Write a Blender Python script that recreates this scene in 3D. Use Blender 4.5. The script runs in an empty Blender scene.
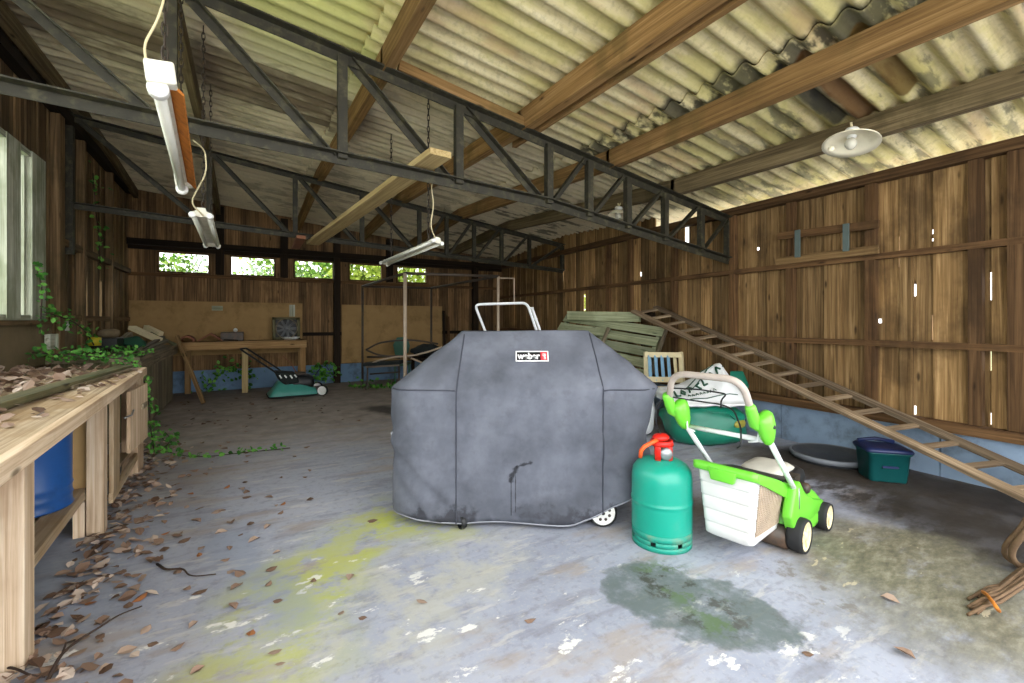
import bpy, math, random
from mathutils import Vector, Matrix, noise as mnoise

# ------------------------------------------------------------------ camera, world, exposure
S = bpy.context.scene
COL = S.collection
FOC, EYE, HOR = 450.0, 1.2, 321.0            # focal length in pixels of a 1024 wide frame, eye height, horizon row
YAW = math.radians(30.7)
FW = Vector((math.sin(YAW), math.cos(YAW), 0)); RT = Vector((math.cos(YAW), -math.sin(YAW), 0))
cd = bpy.data.cameras.new('camera'); cam_ob = bpy.data.objects.new('camera', cd); COL.objects.link(cam_ob)
cam_ob.location = (0, 0, EYE); cam_ob.rotation_euler = (math.pi / 2, 0, -YAW)
cd.sensor_width = 36; cd.lens = FOC / 1024 * 36; cd.shift_y = -(341.5 - HOR) / 1024; cd.clip_start = 0.05
S.camera = cam_ob
W = bpy.data.worlds.new('overcast_sky'); S.world = W; W.use_nodes = True
bg = W.node_tree.nodes['Background']; bg.inputs[0].default_value = (0.96, 0.98, 1.0, 1); bg.inputs[1].default_value = 1.0
S.view_settings.view_transform = 'Standard'; S.view_settings.look = 'None'; S.view_settings.gamma = 1
S.view_settings.use_curve_mapping = False
S.cycles.diffuse_bounces = 8; S.cycles.max_bounces = 14; S.cycles.transparent_max_bounces = 16
S.view_settings.exposure = 2.55

def cam(lat, d, z): return FW * d + RT * lat + Vector((0, 0, z))
def px(x, y, d): return cam((x - 512) / FOC * d, d, EYE - (y - HOR) / FOC * d)       # photo direction at a given distance
def pz(x, y, z=0.0): return px(x, y, FOC * (EYE - z) / (y - HOR))                     # ... on a given height
def pY(x, y, Y):
    t = (x - 512) / FOC
    return px(x, y, Y / (FW.y + t * RT.y))
def pX(x, y, X):
    t = (x - 512) / FOC
    return px(x, y, X / (FW.x + t * RT.x))

# ------------------------------------------------------------------ materials
class NB:
    def __init__(s, name):
        s.m = bpy.data.materials.new(name); s.m.use_nodes = True
        s.t = s.m.node_tree; s.b = s.t.nodes['Principled BSDF']; s.out = s.t.nodes['Material Output']
    def n(s, ty, **k):
        nd = s.t.nodes.new(ty)
        for a, v in k.items(): setattr(nd, a, v)
        return nd
    def put(s, sock, v):
        if isinstance(v, bpy.types.NodeSocket): s.t.links.new(v, sock)
        elif v is not None:
            if sock.type == 'RGBA' and len(v) == 3: v = (*v, 1)
            sock.default_value = v
    def pos(s): return s.n('ShaderNodeNewGeometry').outputs['Position']
    def obj(s): return s.n('ShaderNodeTexCoord').outputs['Object']
    def attr(s, a, fac=False):
        nd = s.n('ShaderNodeAttribute'); nd.attribute_name = a
        return nd.outputs['Fac' if fac else 'Vector']
    def map(s, v, sc=(1, 1, 1), loc=(0, 0, 0), rot=(0, 0, 0)):
        nd = s.n('ShaderNodeMapping'); s.put(nd.inputs[0], v); nd.inputs[1].default_value = loc; nd.inputs[2].default_value = rot
        nd.inputs[3].default_value = sc; return nd.outputs[0]
    def noise(s, v, sc=1, det=4, ro=.55, dist=0):
        nd = s.n('ShaderNodeTexNoise'); s.put(nd.inputs['Vector'], v); nd.inputs['Scale'].default_value = sc
        nd.inputs['Detail'].default_value = det; nd.inputs['Roughness'].default_value = ro; nd.inputs['Distortion'].default_value = dist
        return nd.outputs[0]
    def vor(s, v, sc=1):
        nd = s.n('ShaderNodeTexVoronoi'); s.put(nd.inputs['Vector'], v); nd.inputs['Scale'].default_value = sc; return nd.outputs['Distance']
    def ma(s, op, a, b=0.0, c=None, clamp=False):
        nd = s.n('ShaderNodeMath', operation=op, use_clamp=clamp); s.put(nd.inputs[0], a); s.put(nd.inputs[1], b)
        if c is not None: s.put(nd.inputs[2], c)
        return nd.outputs[0]
    def step(s, v, lo, hi):                          # smooth 0..1 between lo and hi
        nd = s.n('ShaderNodeMapRange', interpolation_type='SMOOTHSTEP'); s.put(nd.inputs[0], v)
        nd.inputs[1].default_value = lo; nd.inputs[2].default_value = hi; return nd.outputs[0]
    def mix(s, f, a, b, mode='MIX'):
        nd = s.n('ShaderNodeMix', data_type='RGBA', blend_type=mode); s.put(nd.inputs[0], f); s.put(nd.inputs[6], a); s.put(nd.inputs[7], b)
        return nd.outputs[2]
    def ramp(s, f, stops):
        nd = s.n('ShaderNodeValToRGB'); s.put(nd.inputs[0], f); e = nd.color_ramp.elements
        while len(e) < len(stops): e.new(.5)
        for i, (p, c) in enumerate(stops): e[i].position = p; e[i].color = (*c, 1)
        return nd.outputs[0]
    def sep(s, v):
        nd = s.n('ShaderNodeSeparateXYZ'); s.put(nd.inputs[0], v); return nd.outputs
    def seg(s, p, A, B, r0, r1, wob=0.0, wsc=4.0):   # 1 near the segment A-B (xy), 0 beyond r1; wobbly rim
        ax, ay = A; bx, by = B; dx, dy = bx - ax, by - ay; L2 = max(dx * dx + dy * dy, 1e-6)
        x, y, _ = s.sep(p)
        ux = s.ma('SUBTRACT', x, ax); uy = s.ma('SUBTRACT', y, ay)
        t = s.ma('DIVIDE', s.ma('ADD', s.ma('MULTIPLY', ux, dx), s.ma('MULTIPLY', uy, dy)), L2, clamp=True)
        ex = s.ma('SUBTRACT', ux, s.ma('MULTIPLY', t, dx)); ey = s.ma('SUBTRACT', uy, s.ma('MULTIPLY', t, dy))
        d = s.ma('SQRT', s.ma('ADD', s.ma('MULTIPLY', ex, ex), s.ma('MULTIPLY', ey, ey)))
        if wob: d = s.ma('ADD', d, s.ma('MULTIPLY', s.ma('SUBTRACT', s.noise(p, wsc, 5, .6), .5), wob))
        return s.ma('SUBTRACT', 1.0, s.step(d, r0, r1))
    def done(s, col=None, rough=.8, metal=0.0, bump=None, bs=.3, bd=.01, spec=.3, **k):
        if col is not None: s.put(s.b.inputs['Base Color'], col)
        s.put(s.b.inputs['Roughness'], rough); s.put(s.b.inputs['Metallic'], metal); s.b.inputs['Specular IOR Level'].default_value = spec
        for a, v in k.items(): s.put(s.b.inputs[a], v)
        if bump is not None:
            bp = s.n('ShaderNodeBump'); s.put(bp.inputs['Height'], bump); bp.inputs['Strength'].default_value = bs; bp.inputs['Distance'].default_value = bd
            s.t.links.new(bp.outputs[0], s.b.inputs['Normal'])
        return s.m

def lin(r, g, b):                                    # sRGB 0..255 to linear
    f = lambda c: (c / 255 / 12.92) if c <= 10 else ((c / 255 + .055) / 1.055) ** 2.4
    return (f(r), f(g), f(b))

def wood(name, a, b, c, rnd=.35, stain=None, stain_amt=.4, sc=1.0, rough=.85, knots=True, bs=.35):
    k = NB(name); g = k.attr('g'); r = k.attr('rnd', True)
    grain = k.noise(k.map(g, (1.2 * sc, 45 * sc, 45 * sc)), 1, 5, .65, .6)
    broad = k.noise(k.map(g, (.9, 5, 5), (3, 1, 7)), 1, 4, .6)
    col = k.ramp(grain, [(.3, a), (.52, b), (.74, c)])
    col = k.mix(k.ma('MULTIPLY', k.step(broad, .4, .75), .55), col, a)
    if knots:
        wob = k.noise(k.map(g, (3, 8, 8)), 1, 2, .5)
        kn = k.ma('SUBTRACT', 1.0, k.step(k.ma('ADD', k.vor(k.map(g, (3.2, 11, 11), (5, 2, 1)), 1), k.ma('MULTIPLY', wob, .12)), .10, .24))
        few = k.step(k.noise(k.map(g, (2.2, 7, 7), (9, 4, 2)), 1, 1, .5), .5, .56)
        col = k.mix(k.ma('MULTIPLY', k.ma('MULTIPLY', kn, few), .85), col, tuple(x * .3 for x in a))
    col = k.mix(1.0, col, k.ramp(r, [(0, (1 - rnd,) * 3), (.5, (1, .98, .95)), (1, (1 + rnd * .8, 1 + rnd * .7, 1 + rnd * .55))]), 'MULTIPLY')
    if stain is not None:
        sm = k.step(k.noise(k.map(k.pos(), (1, 1, .6)), 2.2, 5, .62), .5, .66)
        col = k.mix(k.ma('MULTIPLY', sm, stain_amt), col, stain)
    return k.done(col, rough, bump=k.ma('ADD', grain, broad), bs=bs, bd=.006, spec=.2)

def plain(name, col, rough=.5, var=.12, sc=8.0, metal=0.0, dirt=None, amt=.3, spec=.4, bs=.05, dsc=3.0, coat=0.0):
    k = NB(name); p = k.obj(); n = k.noise(p, sc, 4, .6)
    c = k.mix(1.0, col, k.ramp(n, [(.25, (1 - var,) * 3), (.75, (1 + var,) * 3)]), 'MULTIPLY')
    if dirt is not None: c = k.mix(k.ma('MULTIPLY', k.step(k.noise(p, dsc, 6, .68), .48, .68), amt), c, dirt)
    return k.done(c, rough, metal, bump=n, bs=bs, bd=.004, spec=spec, **({'Coat Weight': coat} if coat else {}))

M = {}
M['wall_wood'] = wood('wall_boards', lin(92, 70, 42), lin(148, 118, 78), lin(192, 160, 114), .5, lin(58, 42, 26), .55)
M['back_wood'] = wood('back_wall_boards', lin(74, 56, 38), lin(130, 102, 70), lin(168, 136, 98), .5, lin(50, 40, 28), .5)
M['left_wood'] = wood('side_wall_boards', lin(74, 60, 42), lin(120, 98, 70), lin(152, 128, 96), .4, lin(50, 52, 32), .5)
M['rail_wood'] = wood('rail_wood', lin(60, 42, 26), lin(100, 74, 47), lin(130, 100, 68), .25, lin(42, 32, 22), .5)
M['dark_wood'] = wood('dark_post_wood', lin(22, 17, 12), lin(42, 32, 22), lin(60, 46, 32), .25)
M['purlin_wood'] = wood('purlin_wood', lin(104, 78, 46), lin(146, 114, 72), lin(176, 144, 100), .2, lin(92, 80, 44), .5)
M['old_purlin'] = wood('old_purlin_wood', lin(72, 62, 44), lin(112, 98, 72), lin(146, 130, 100), .2, lin(64, 58, 34), .5)
M['bench_wood'] = wood('bench_wood', lin(170, 142, 112), lin(212, 188, 160), lin(234, 218, 196), .16, lin(140, 108, 78), .4, 1.0)
M['bench_top'] = wood('bench_top_wood', lin(122, 104, 82), lin(172, 152, 126), lin(204, 188, 164), .22, lin(146, 112, 66), .5)
M['pine'] = wood('pale_pine', lin(150, 128, 86), lin(186, 164, 116), lin(206, 186, 142), .12)
M['table_wood'] = wood('table_wood', lin(120, 92, 58), lin(164, 132, 90), lin(188, 158, 116), .2)
M['grey_wood'] = wood('grey_weathered_wood', lin(84, 76, 62), lin(128, 118, 98), lin(164, 152, 130), .3, lin(70, 74, 50), .35)
M['mossy_wood'] = wood('mossy_board_wood', lin(62, 60, 42), lin(104, 100, 74), lin(136, 130, 100), .3, lin(66, 84, 50), .5)
M['ladder_wood'] = wood('ladder_wood', lin(80, 66, 50), lin(128, 110, 88), lin(176, 158, 132), .3, lin(80, 64, 48), .4, knots=False)
M['green_panel'] = wood('green_stained_board', lin(112, 120, 92), lin(158, 164, 132), lin(190, 194, 166), .35, lin(100, 104, 72), .4)
M['white_wood'] = wood('flaking_white_paint', lin(120, 124, 104), lin(186, 190, 174), lin(216, 218, 204), .15, lin(112, 120, 88), .55, knots=False)
M['ply'] = plain('plywood', lin(158, 128, 84), .85, .14, 3.5, dirt=lin(112, 90, 56), amt=.5, spec=.2)
M['ply_pale'] = plain('plywood_pale', lin(206, 170, 116), .85, .12, 4, dirt=lin(170, 130, 82), amt=.4, spec=.2)
M['ply_grey'] = plain('plywood_grey', lin(128, 112, 86), .9, .15, 4, dirt=lin(84, 74, 52), amt=.6, spec=.2)
M['plinth'] = plain('blue_painted_wall_base', lin(136, 156, 178), .7, .1, 5, dirt=lin(84, 90, 92), amt=.6, spec=.25)
M['plinth_back'] = plain('blue_painted_back_base', lin(104, 132, 160), .7, .1, 5, dirt=lin(60, 70, 70), amt=.65, spec=.25)

def floor_mat():
    k = NB('painted_concrete'); p = k.pos(); x, y, z = k.sep(p)
    lo = k.noise(p, .9, 5, .6); mid = k.noise(p, 4.5, 6, .65); hi = k.noise(p, 22, 5, .65)
    c = k.ramp(lo, [(.3, lin(142, 147, 163)), (.5, lin(160, 164, 179)), (.7, lin(172, 173, 182))])
    c = k.mix(k.ma('MULTIPLY', k.step(mid, .42, .7), .35), c, lin(172, 176, 186))
    c = k.mix(k.ma('MULTIPLY', k.step(hi, .5, .66), .3), c, lin(110, 106, 104))
    fine = k.noise(p, 60, 4, .7); c = k.mix(k.ma('MULTIPLY', k.step(fine, .52, .68), .3), c, lin(188, 184, 180))
    sm = k.step(k.noise(k.map(p, (1.2, 4.5, 1), (3, 9, 0), (0, 0, .45)), 2.0, 7, .68), .5, .64); c = k.mix(k.ma('MULTIPLY', sm, .4), c, lin(112, 110, 116))
    sm2 = k.step(k.noise(k.map(p, (1.5, 5, 1), (13, 9, 0), (0, 0, .3)), 2.6, 7, .68), .55, .64); c = k.mix(k.ma('MULTIPLY', sm2, .5), c, lin(196, 192, 186))
    # brushed tan wear, where the paint has thinned
    tan = k.step(k.noise(k.map(p, (1.3, 3.6, 1), (4, 0, 0), (0, 0, .5)), 1.0, 6, .62), .53, .66)
    c = k.mix(k.ma('MULTIPLY', tan, .5), c, lin(158, 142, 122))
    # dirt on the rear half and along the far and weatherboarded sides
    dm = k.ma('ADD', k.ma('MULTIPLY', y, 1.0), k.ma('MULTIPLY', k.ma('SUBTRACT', lo, .5), 3.2))
    back = k.step(dm, 3.3, 6.0)
    dcol = k.ramp(mid, [(.28, lin(92, 80, 68)), (.48, lin(138, 124, 110)), (.7, lin(166, 154, 142))])
    c = k.mix(k.ma('MULTIPLY', back, .86), c, dcol)
    def blob(A, B, r0, r1, wob, col, amt, wsc=3.0, tex=None):
        nonlocal c
        m = k.seg(p, A, B, r0, r1, wob, wsc)
        if tex is not None: m = k.ma('MULTIPLY', m, tex)
        c = k.mix(k.ma('MULTIPLY', m, amt), c, col)
    q = lambda a, b: tuple(pz(a, b))[:2]
    streak = k.step(k.noise(k.map(p, (2.2, 5.5, 1), (0, 3, 0), (0, 0, -.6)), 1.6, 6, .66), .38, .6)
    blob(q(830, 470), q(1010, 540), .28, .75, .7, lin(44, 38, 32), .9, 2.6, streak)      # black soil by the ladder
    blob(q(770, 455), q(960, 490), .15, .6, .6, lin(78, 68, 58), .8, 2.6)
    blob(q(830, 462), q(1024, 520), .3, .75, .5, lin(52, 45, 38), .88, 2.6)
    blob(q(930, 520), q(1040, 560), .15, .6, .5, lin(46, 41, 36), .85, 3)
    ol = k.step(k.noise(k.map(p, (2, 4, 1), (5, 5, 0), (0, 0, -.6)), 1.8, 6, .68), .22, .5)
    oc = k.ramp(k.noise(k.map(p, (3, 7, 1), (1, 1, 0), (0, 0, -.6)), 3, 7, .72), [(.3, lin(78, 74, 62)), (.5, lin(112, 108, 88)), (.7, lin(146, 142, 124))])
    blob(q(900, 560), q(1000, 600), .2, .6, .5, oc, .85, 3, ol)                   # olive bare concrete
    blob(q(860, 545), q(940, 610), .2, .6, .5, oc, .75, 3, ol)
    c2 = k.step(k.noise(k.map(p, (2, 2.6, 1), (1, 5, 0)), 2.4, 7, .7), .4, .58)
    for A, B, r0, r1 in (((250, 683), (300, 580), .08, .42), ((300, 580), (395, 512), .08, .36), ((390, 520), (450, 530), .03, .3)):
        blob(q(*A), q(*B), r0, r1, .3, lin(178, 182, 100), .68, 4.5, c2)                   # moss band
    c3 = k.step(k.noise(k.map(p, (2, 2.6, 1), (9, 5, 0)), 3.2, 7, .7), .46, .58)
    blob(q(270, 670), q(390, 515), .0, .16, .2, lin(180, 188, 74), .6, 5, c3)
    c4 = k.step(k.noise(p, 4, 6, .7), .42, .58)
    blob(q(460, 560), q(360, 640), .1, .5, .4, lin(186, 184, 168), .6, 3, c4)
    # white flakes of old paint
    fl = k.step(k.noise(k.map(p, (2.8, 5.2, 1), (2, 2, 0), (0, 0, .45)), 1.5, 8, .66), .6, .635)
    near = k.seg(p, q(100, 640), q(700, 665), .3, 1.0, .5, 2.0)
    c = k.mix(k.ma('MULTIPLY', k.ma('MULTIPLY', fl, near), .9), c, lin(226, 224, 218))
    # damp mark in front of the gas bottle
    dm2 = k.step(k.noise(k.map(p, (1, 1, 1), (3, 3, 0)), 7, 7, .72), .3, .55)
    blob(q(650, 588), q(732, 614), .205, .235, .26, lin(112, 120, 124), .55, 6)
    blob(q(650, 588), q(732, 614), .19, .24, .26, lin(84, 96, 92), .7, 6, dm2)
    d2 = k.step(k.noise(p, 9, 6, .7), .5, .62)
    blob(q(665, 580), q(710, 610), .08, .22, .2, lin(56, 58, 44), .8, 8, d2)
    d3 = k.step(k.noise(k.map(p, (1, 1, 1), (7, 7, 0)), 6, 6, .7), .5, .6)
    blob(q(665, 572), q(720, 615), .05, .2, .2, lin(84, 108, 60), .7, 8, d3)
    blob(q(740, 610), q(800, 640), .05, .2, .3, lin(92, 92, 92), .6, 7, d2)
    blob(q(790, 570), q(830, 600), .05, .25, .3, lin(104, 96, 84), .6, 7, d2)
    blob(q(378, 408), q(398, 412), .08, .3, .3, lin(34, 28, 24), .9, 4)
    fl2 = k.step(k.noise(k.map(p, (3, 8, 1), (8, 1, 0), (0, 0, -.3)), 1.5, 5, .6), .64, .67)
    c = k.mix(k.ma('MULTIPLY', k.ma('MULTIPLY', fl2, k.seg(p, q(840, 560), q(960, 600), .3, .7, .4)), .7), c, lin(190, 178, 150))
    for A, B, r in (((60, 600), (40, 560), .25), ((230, 540), (300, 620), .1)):
        blob(q(*A), q(*B), r * .4, r * 1.6, .3, lin(140, 150, 168), .5)
    return k.done(c, k.ramp(mid, [(.3, (.55,) * 3), (.7, (.85,) * 3)]), bump=k.ma('ADD', k.ma('MULTIPLY', hi, .5), mid), bs=.25, bd=.008, spec=.3)
M['floor'] = floor_mat()

def roof_mat():
    k = NB('corrugated_cement_sheet'); p = k.pos(); x, y, z = k.sep(p)
    lo = k.noise(k.map(p, (.5, 1.2, 1)), 1.3, 5, .6); st = k.noise(k.map(p, (1.0, 11, 1)), 1.0, 5, .65); hi = k.noise(p, 26, 4, .65)
    c = k.ramp(st, [(.28, lin(168, 152, 110)), (.5, lin(214, 200, 154)), (.7, lin(230, 218, 180))])
    c = k.mix(k.ma('MULTIPLY', k.step(hi, .45, .7), .3), c, lin(120, 112, 88))
    alg = k.step(k.noise(k.map(p, (.8, 2.2, 1), (3, 0, 0)), 1.6, 6, .66), .44, .6)
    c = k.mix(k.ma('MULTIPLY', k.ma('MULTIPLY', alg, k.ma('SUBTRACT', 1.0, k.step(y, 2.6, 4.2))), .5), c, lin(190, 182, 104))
    pinkish = k.step(k.noise(k.map(p, (.7, 3.4, 1), (8, 2, 0)), 1.2, 4, .6), .56, .66)
    c = k.mix(k.ma('MULTIPLY', pinkish, .45), c, lin(190, 156, 120))
    # lime-green film on the sheets by the truss, brown soot on the sheets towards the window side
    c = k.mix(k.ma('MULTIPLY', k.seg(p, (.1, 2.6), (.45, 3.75), .38, .6, .2), .6), c, lin(204, 208, 122))
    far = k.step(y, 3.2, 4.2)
    c = k.mix(k.ma('MULTIPLY', far, .55), c, lin(216, 206, 182))  # far sheets lightened in colour to make up for weak light there
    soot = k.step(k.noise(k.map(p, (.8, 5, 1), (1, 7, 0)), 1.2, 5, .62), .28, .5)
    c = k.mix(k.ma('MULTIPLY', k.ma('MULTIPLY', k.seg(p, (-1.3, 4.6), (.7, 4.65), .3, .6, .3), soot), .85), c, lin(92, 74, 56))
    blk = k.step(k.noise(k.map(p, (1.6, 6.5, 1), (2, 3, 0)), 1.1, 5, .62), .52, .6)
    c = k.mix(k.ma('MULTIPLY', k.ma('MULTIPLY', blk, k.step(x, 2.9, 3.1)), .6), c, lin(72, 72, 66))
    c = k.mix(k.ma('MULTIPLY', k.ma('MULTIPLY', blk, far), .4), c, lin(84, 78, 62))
    c = k.mix(k.ma('MULTIPLY', k.ma('MULTIPLY', k.seg(p, (2.9, .2), (2.9, 3.4), .08, .16, .1, 6), k.step(k.noise(k.map(p, (2, 5, 1)), 1.6, 4, .6), .42, .52)), .85), c, lin(52, 50, 44))
    c = k.mix(k.ma('MULTIPLY', k.seg(p, (3.0, 1.47), (3.85, 1.47), .05, .085, .05), .9), c, lin(96, 62, 30))
    c = k.mix(k.ma('MULTIPLY', k.seg(p, (3.0, 1.18), (3.7, 1.2), .045, .075, .05), .85), c, lin(100, 74, 30))
    c = k.mix(k.ma('MULTIPLY', k.seg(p, (3.0, 1.63), (3.8, 1.63), .03, .07, .05), .9), c, lin(44, 44, 40))
    return k.done(c, .9, bump=k.ma('ADD', hi, st), bs=.3, bd=.006, spec=.2)
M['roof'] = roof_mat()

def cover_mat():
    k = NB('grey_cover_canvas'); o = k.obj(); x, y, z = k.sep(o)
    n1 = k.noise(o, 3.2, 5, .6); n2 = k.noise(o, 11, 6, .65); wv = k.noise(k.map(o, (220, 220, 220)), 1, 2, .5)
    c = k.ramp(n1, [(.3, lin(72, 75, 83)), (.5, lin(90, 93, 103)), (.72, lin(108, 111, 121))])
    c = k.mix(k.ma('MULTIPLY', k.step(n2, .5, .72), .3), c, lin(64, 65, 72))
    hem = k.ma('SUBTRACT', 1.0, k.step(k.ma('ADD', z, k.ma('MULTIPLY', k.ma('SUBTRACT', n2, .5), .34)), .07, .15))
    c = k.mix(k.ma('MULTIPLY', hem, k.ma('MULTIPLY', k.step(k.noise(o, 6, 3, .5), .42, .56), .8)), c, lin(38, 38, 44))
    xz = k.n('ShaderNodeCombineXYZ'); k.put(xz.inputs[0], x); k.put(xz.inputs[1], z); v = xz.outputs[0]
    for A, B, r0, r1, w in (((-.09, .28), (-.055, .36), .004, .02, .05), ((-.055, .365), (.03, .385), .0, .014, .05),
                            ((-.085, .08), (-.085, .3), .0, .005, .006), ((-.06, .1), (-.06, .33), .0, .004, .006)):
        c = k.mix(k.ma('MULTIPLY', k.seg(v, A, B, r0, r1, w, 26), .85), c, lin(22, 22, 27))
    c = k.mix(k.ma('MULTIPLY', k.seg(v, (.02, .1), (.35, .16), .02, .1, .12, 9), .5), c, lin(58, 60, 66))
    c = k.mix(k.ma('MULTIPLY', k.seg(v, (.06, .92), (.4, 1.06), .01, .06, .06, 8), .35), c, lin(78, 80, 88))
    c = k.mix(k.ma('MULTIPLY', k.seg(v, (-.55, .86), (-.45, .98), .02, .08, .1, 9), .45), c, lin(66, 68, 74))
    return k.done(c, .75, bump=k.ma('ADD', k.ma('MULTIPLY', wv, .15), n1), bs=.25, bd=.01, spec=.3)
M['cover'] = cover_mat()
M['seam'] = plain('cover_seam', lin(58, 60, 70), .8)
M['hem'] = plain('cover_hem_tape', lin(138, 140, 148), .8)
M['black'] = plain('black_plastic', lin(26, 27, 29), .45, .15)
M['rubber'] = plain('black_rubber', lin(34, 34, 35), .75, .15, 12)
M['badge_black'] = plain('badge_black', lin(24, 22, 24), .4)
M['badge_white'] = plain('badge_white', lin(240, 240, 240), .5, .03)
M['badge_red'] = plain('badge_red', lin(206, 52, 62), .5, .03)
M['badge_pink'] = plain('badge_pink', lin(246, 190, 190), .5, .03)
M['white_plastic'] = plain('white_plastic', lin(232, 232, 228), .4, .05, 6, dirt=lin(176, 170, 154), amt=.3)
M['grass_box'] = plain('grass_box_white', lin(212, 212, 210), .4, .05, 6, dirt=lin(182, 176, 162), amt=.3)
M['green_plastic'] = plain('bright_green_plastic', lin(108, 200, 56), .32, .08, 6, spec=.5)
M['steel'] = plain('grey_steel', lin(150, 152, 154), .35, .12, 14, .6)
M['white_tube'] = plain('white_enamel_tube', lin(226, 228, 230), .35, .08, 10, dirt=lin(150, 140, 126), amt=.25)
M['grip'] = plain('dusty_foam_grip', lin(172, 160, 150), .9, .12, 14)
M['bottle'] = plain('green_bottle_paint', lin(18, 150, 128), .32, .08, 5, dirt=lin(96, 150, 128), amt=.22, spec=.5, dsc=5)
M['dirty_white'] = plain('dirty_white_plastic', lin(196, 192, 180), .5, .1, 8, dirt=lin(140, 132, 116), amt=.5)
M['bottle_low'] = plain('scuffed_bottle_paint', lin(26, 142, 122), .45, .1, 7, dirt=lin(130, 132, 104), amt=.6, dsc=8)
M['red'] = plain('red_paint', lin(206, 34, 24), .35, .1)
M['orange_hose'] = plain('orange_hose', lin(226, 92, 36), .5, .08)
M['brass'] = plain('brass', lin(176, 160, 120), .35, .1, 20, .8)
M['truss'] = plain('black_truss_paint', lin(44, 41, 30), .65, .3, 16, dirt=lin(92, 87, 62), amt=.55, dsc=14)
M['lamp_white'] = plain('yellowed_lamp_enamel', lin(222, 218, 202), .45, .06, 7, dirt=lin(160, 140, 104), amt=.4, dsc=9)
M['rust'] = plain('orange_rust', lin(186, 112, 34), .85, .25, 14, dirt=lin(104, 58, 22), amt=.6, dsc=16)
M['tube_glass'] = plain('fluorescent_tube', lin(226, 226, 214), .25, .04)
M['enamel'] = plain('white_enamel_shade', lin(242, 234, 206), .4, .06, 8, dirt=lin(176, 160, 120), amt=.35)
M['bulb'] = plain('grey_bulb_glass', lin(196, 192, 176), .15, .04)
M['cord'] = plain('cream_cable', lin(214, 200, 160), .6, .05)
M['dark_metal'] = plain('dark_brown_tube', lin(70, 62, 54), .5, .2, 14, .2, dirt=lin(110, 78, 54), amt=.4, dsc=9)
M['tan_metal'] = plain('pale_tube', lin(170, 152, 132), .5, .15, 14)
M['chain'] = plain('rusty_chain', lin(60, 50, 40), .7)
M['blue_drum'] = plain('blue_drum_paint', lin(28, 78, 142), .4, .15, 6, dirt=lin(22, 44, 76), amt=.5)
M['teal_sack'] = plain('green_woven_sack', lin(16, 116, 92), .45, .14, 7, spec=.5)
M['white_sack'] = plain('white_plastic_sack', lin(228, 230, 230), .4, .05, 6, spec=.5)
M['print_green'] = plain('dark_green_print', lin(34, 78, 58), .5)
M['dull_yellow'] = plain('dull_yellow_print', lin(146, 140, 58), .5)
M['yellow'] = plain('yellow_plastic', lin(196, 178, 40), .5)
M['teal_box'] = plain('teal_plastic', lin(12, 72, 72), .4, .1)
M['navy'] = plain('navy_plastic', lin(22, 34, 74), .4, .1)
M['tray'] = plain('dark_grey_tray', lin(58, 60, 64), .55, .15, 8, dirt=lin(92, 88, 82), amt=.35)
M['tray_rim'] = plain('grey_tray_rim', lin(116, 120, 126), .5, .1, 8)
M['teal_deck'] = plain('faded_teal_paint', lin(66, 142, 130), .45, .14, 6, dirt=lin(56, 88, 80), amt=.4)
M['blue_slat'] = plain('faded_blue_paint', lin(134, 176, 204), .7, .12)
M['cream_paint'] = plain('cream_paint', lin(214, 200, 160), .7, .1)
M['rope'] = plain('old_brown_rope', lin(104, 82, 60), .95, .25, 30)
M['terracotta'] = plain('terracotta', lin(140, 92, 68), .85, .2, 9)
M['plate_white'] = plain('white_crockery', lin(226, 228, 224), .3, .04)
M['green_chair'] = plain('green_plastic_seat', lin(62, 104, 86), .5, .12)
M['slate_tube'] = plain('slate_blue_bracket', lin(84, 96, 92), .6, .15)
M['dark_cloth'] = plain('dark_cloth', lin(28, 34, 34), .9)
M['soil_bag'] = plain('dark_green_cloth', lin(30, 72, 52), .9)
M['ground'] = plain('pale_gravel', lin(222, 219, 210), .95, .15, 3)  # unseen outside ground, brightened to bounce daylight up under the roof
M['grass'] = plain('grass_ground', lin(150, 158, 112), .95, .25, 4)
M['twig'] = plain('dark_twig', lin(58, 44, 36), .9)

def leaf_mat(name, a, b, c, trans=.35):
    k = NB(name); r = k.attr('rnd', True)
    col = k.ramp(r, [(0, a), (.5, b), (1, c)])
    m = k.done(col, .6, spec=.3)
    tr = k.n('ShaderNodeBsdfTranslucent'); k.put(tr.inputs[0], col)
    mx = k.n('ShaderNodeMixShader'); mx.inputs[0].default_value = trans
    k.t.links.new(k.b.outputs[0], mx.inputs[1]); k.t.links.new(tr.outputs[0], mx.inputs[2]); k.t.links.new(mx.outputs[0], k.out.inputs[0])
    return m
M['ivy'] = leaf_mat('ivy_leaves', lin(46, 92, 36), lin(80, 146, 56), lin(128, 190, 84))
M['hedge'] = leaf_mat('hedge_leaves', lin(58, 92, 36), lin(112, 152, 62), lin(186, 212, 110), .5)
M['hedge_yellow'] = leaf_mat('yellowing_hedge_leaves', lin(84, 110, 30), lin(150, 172, 60), lin(206, 214, 110), .5)
M['dead'] = leaf_mat('dead_leaves', lin(88, 66, 52), lin(146, 120, 102), lin(206, 188, 172), .1)
M['dead_orange'] = leaf_mat('orange_dead_leaves', lin(120, 72, 40), lin(158, 100, 58), lin(176, 128, 86), .1)

def glass_mat():
    k = NB('window_glass'); tr = k.n('ShaderNodeBsdfTransparent'); tr.inputs[0].default_value = (.93, .95, .93, 1)
    gl = k.n('ShaderNodeBsdfGlossy'); gl.inputs['Roughness'].default_value = .05
    mx = k.n('ShaderNodeMixShader'); mx.inputs[0].default_value = .06
    k.t.links.new(tr.outputs[0], mx.inputs[1]); k.t.links.new(gl.outputs[0], mx.inputs[2]); k.t.links.new(mx.outputs[0], k.out.inputs[0])
    return k.m
M['glass'] = glass_mat()

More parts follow.
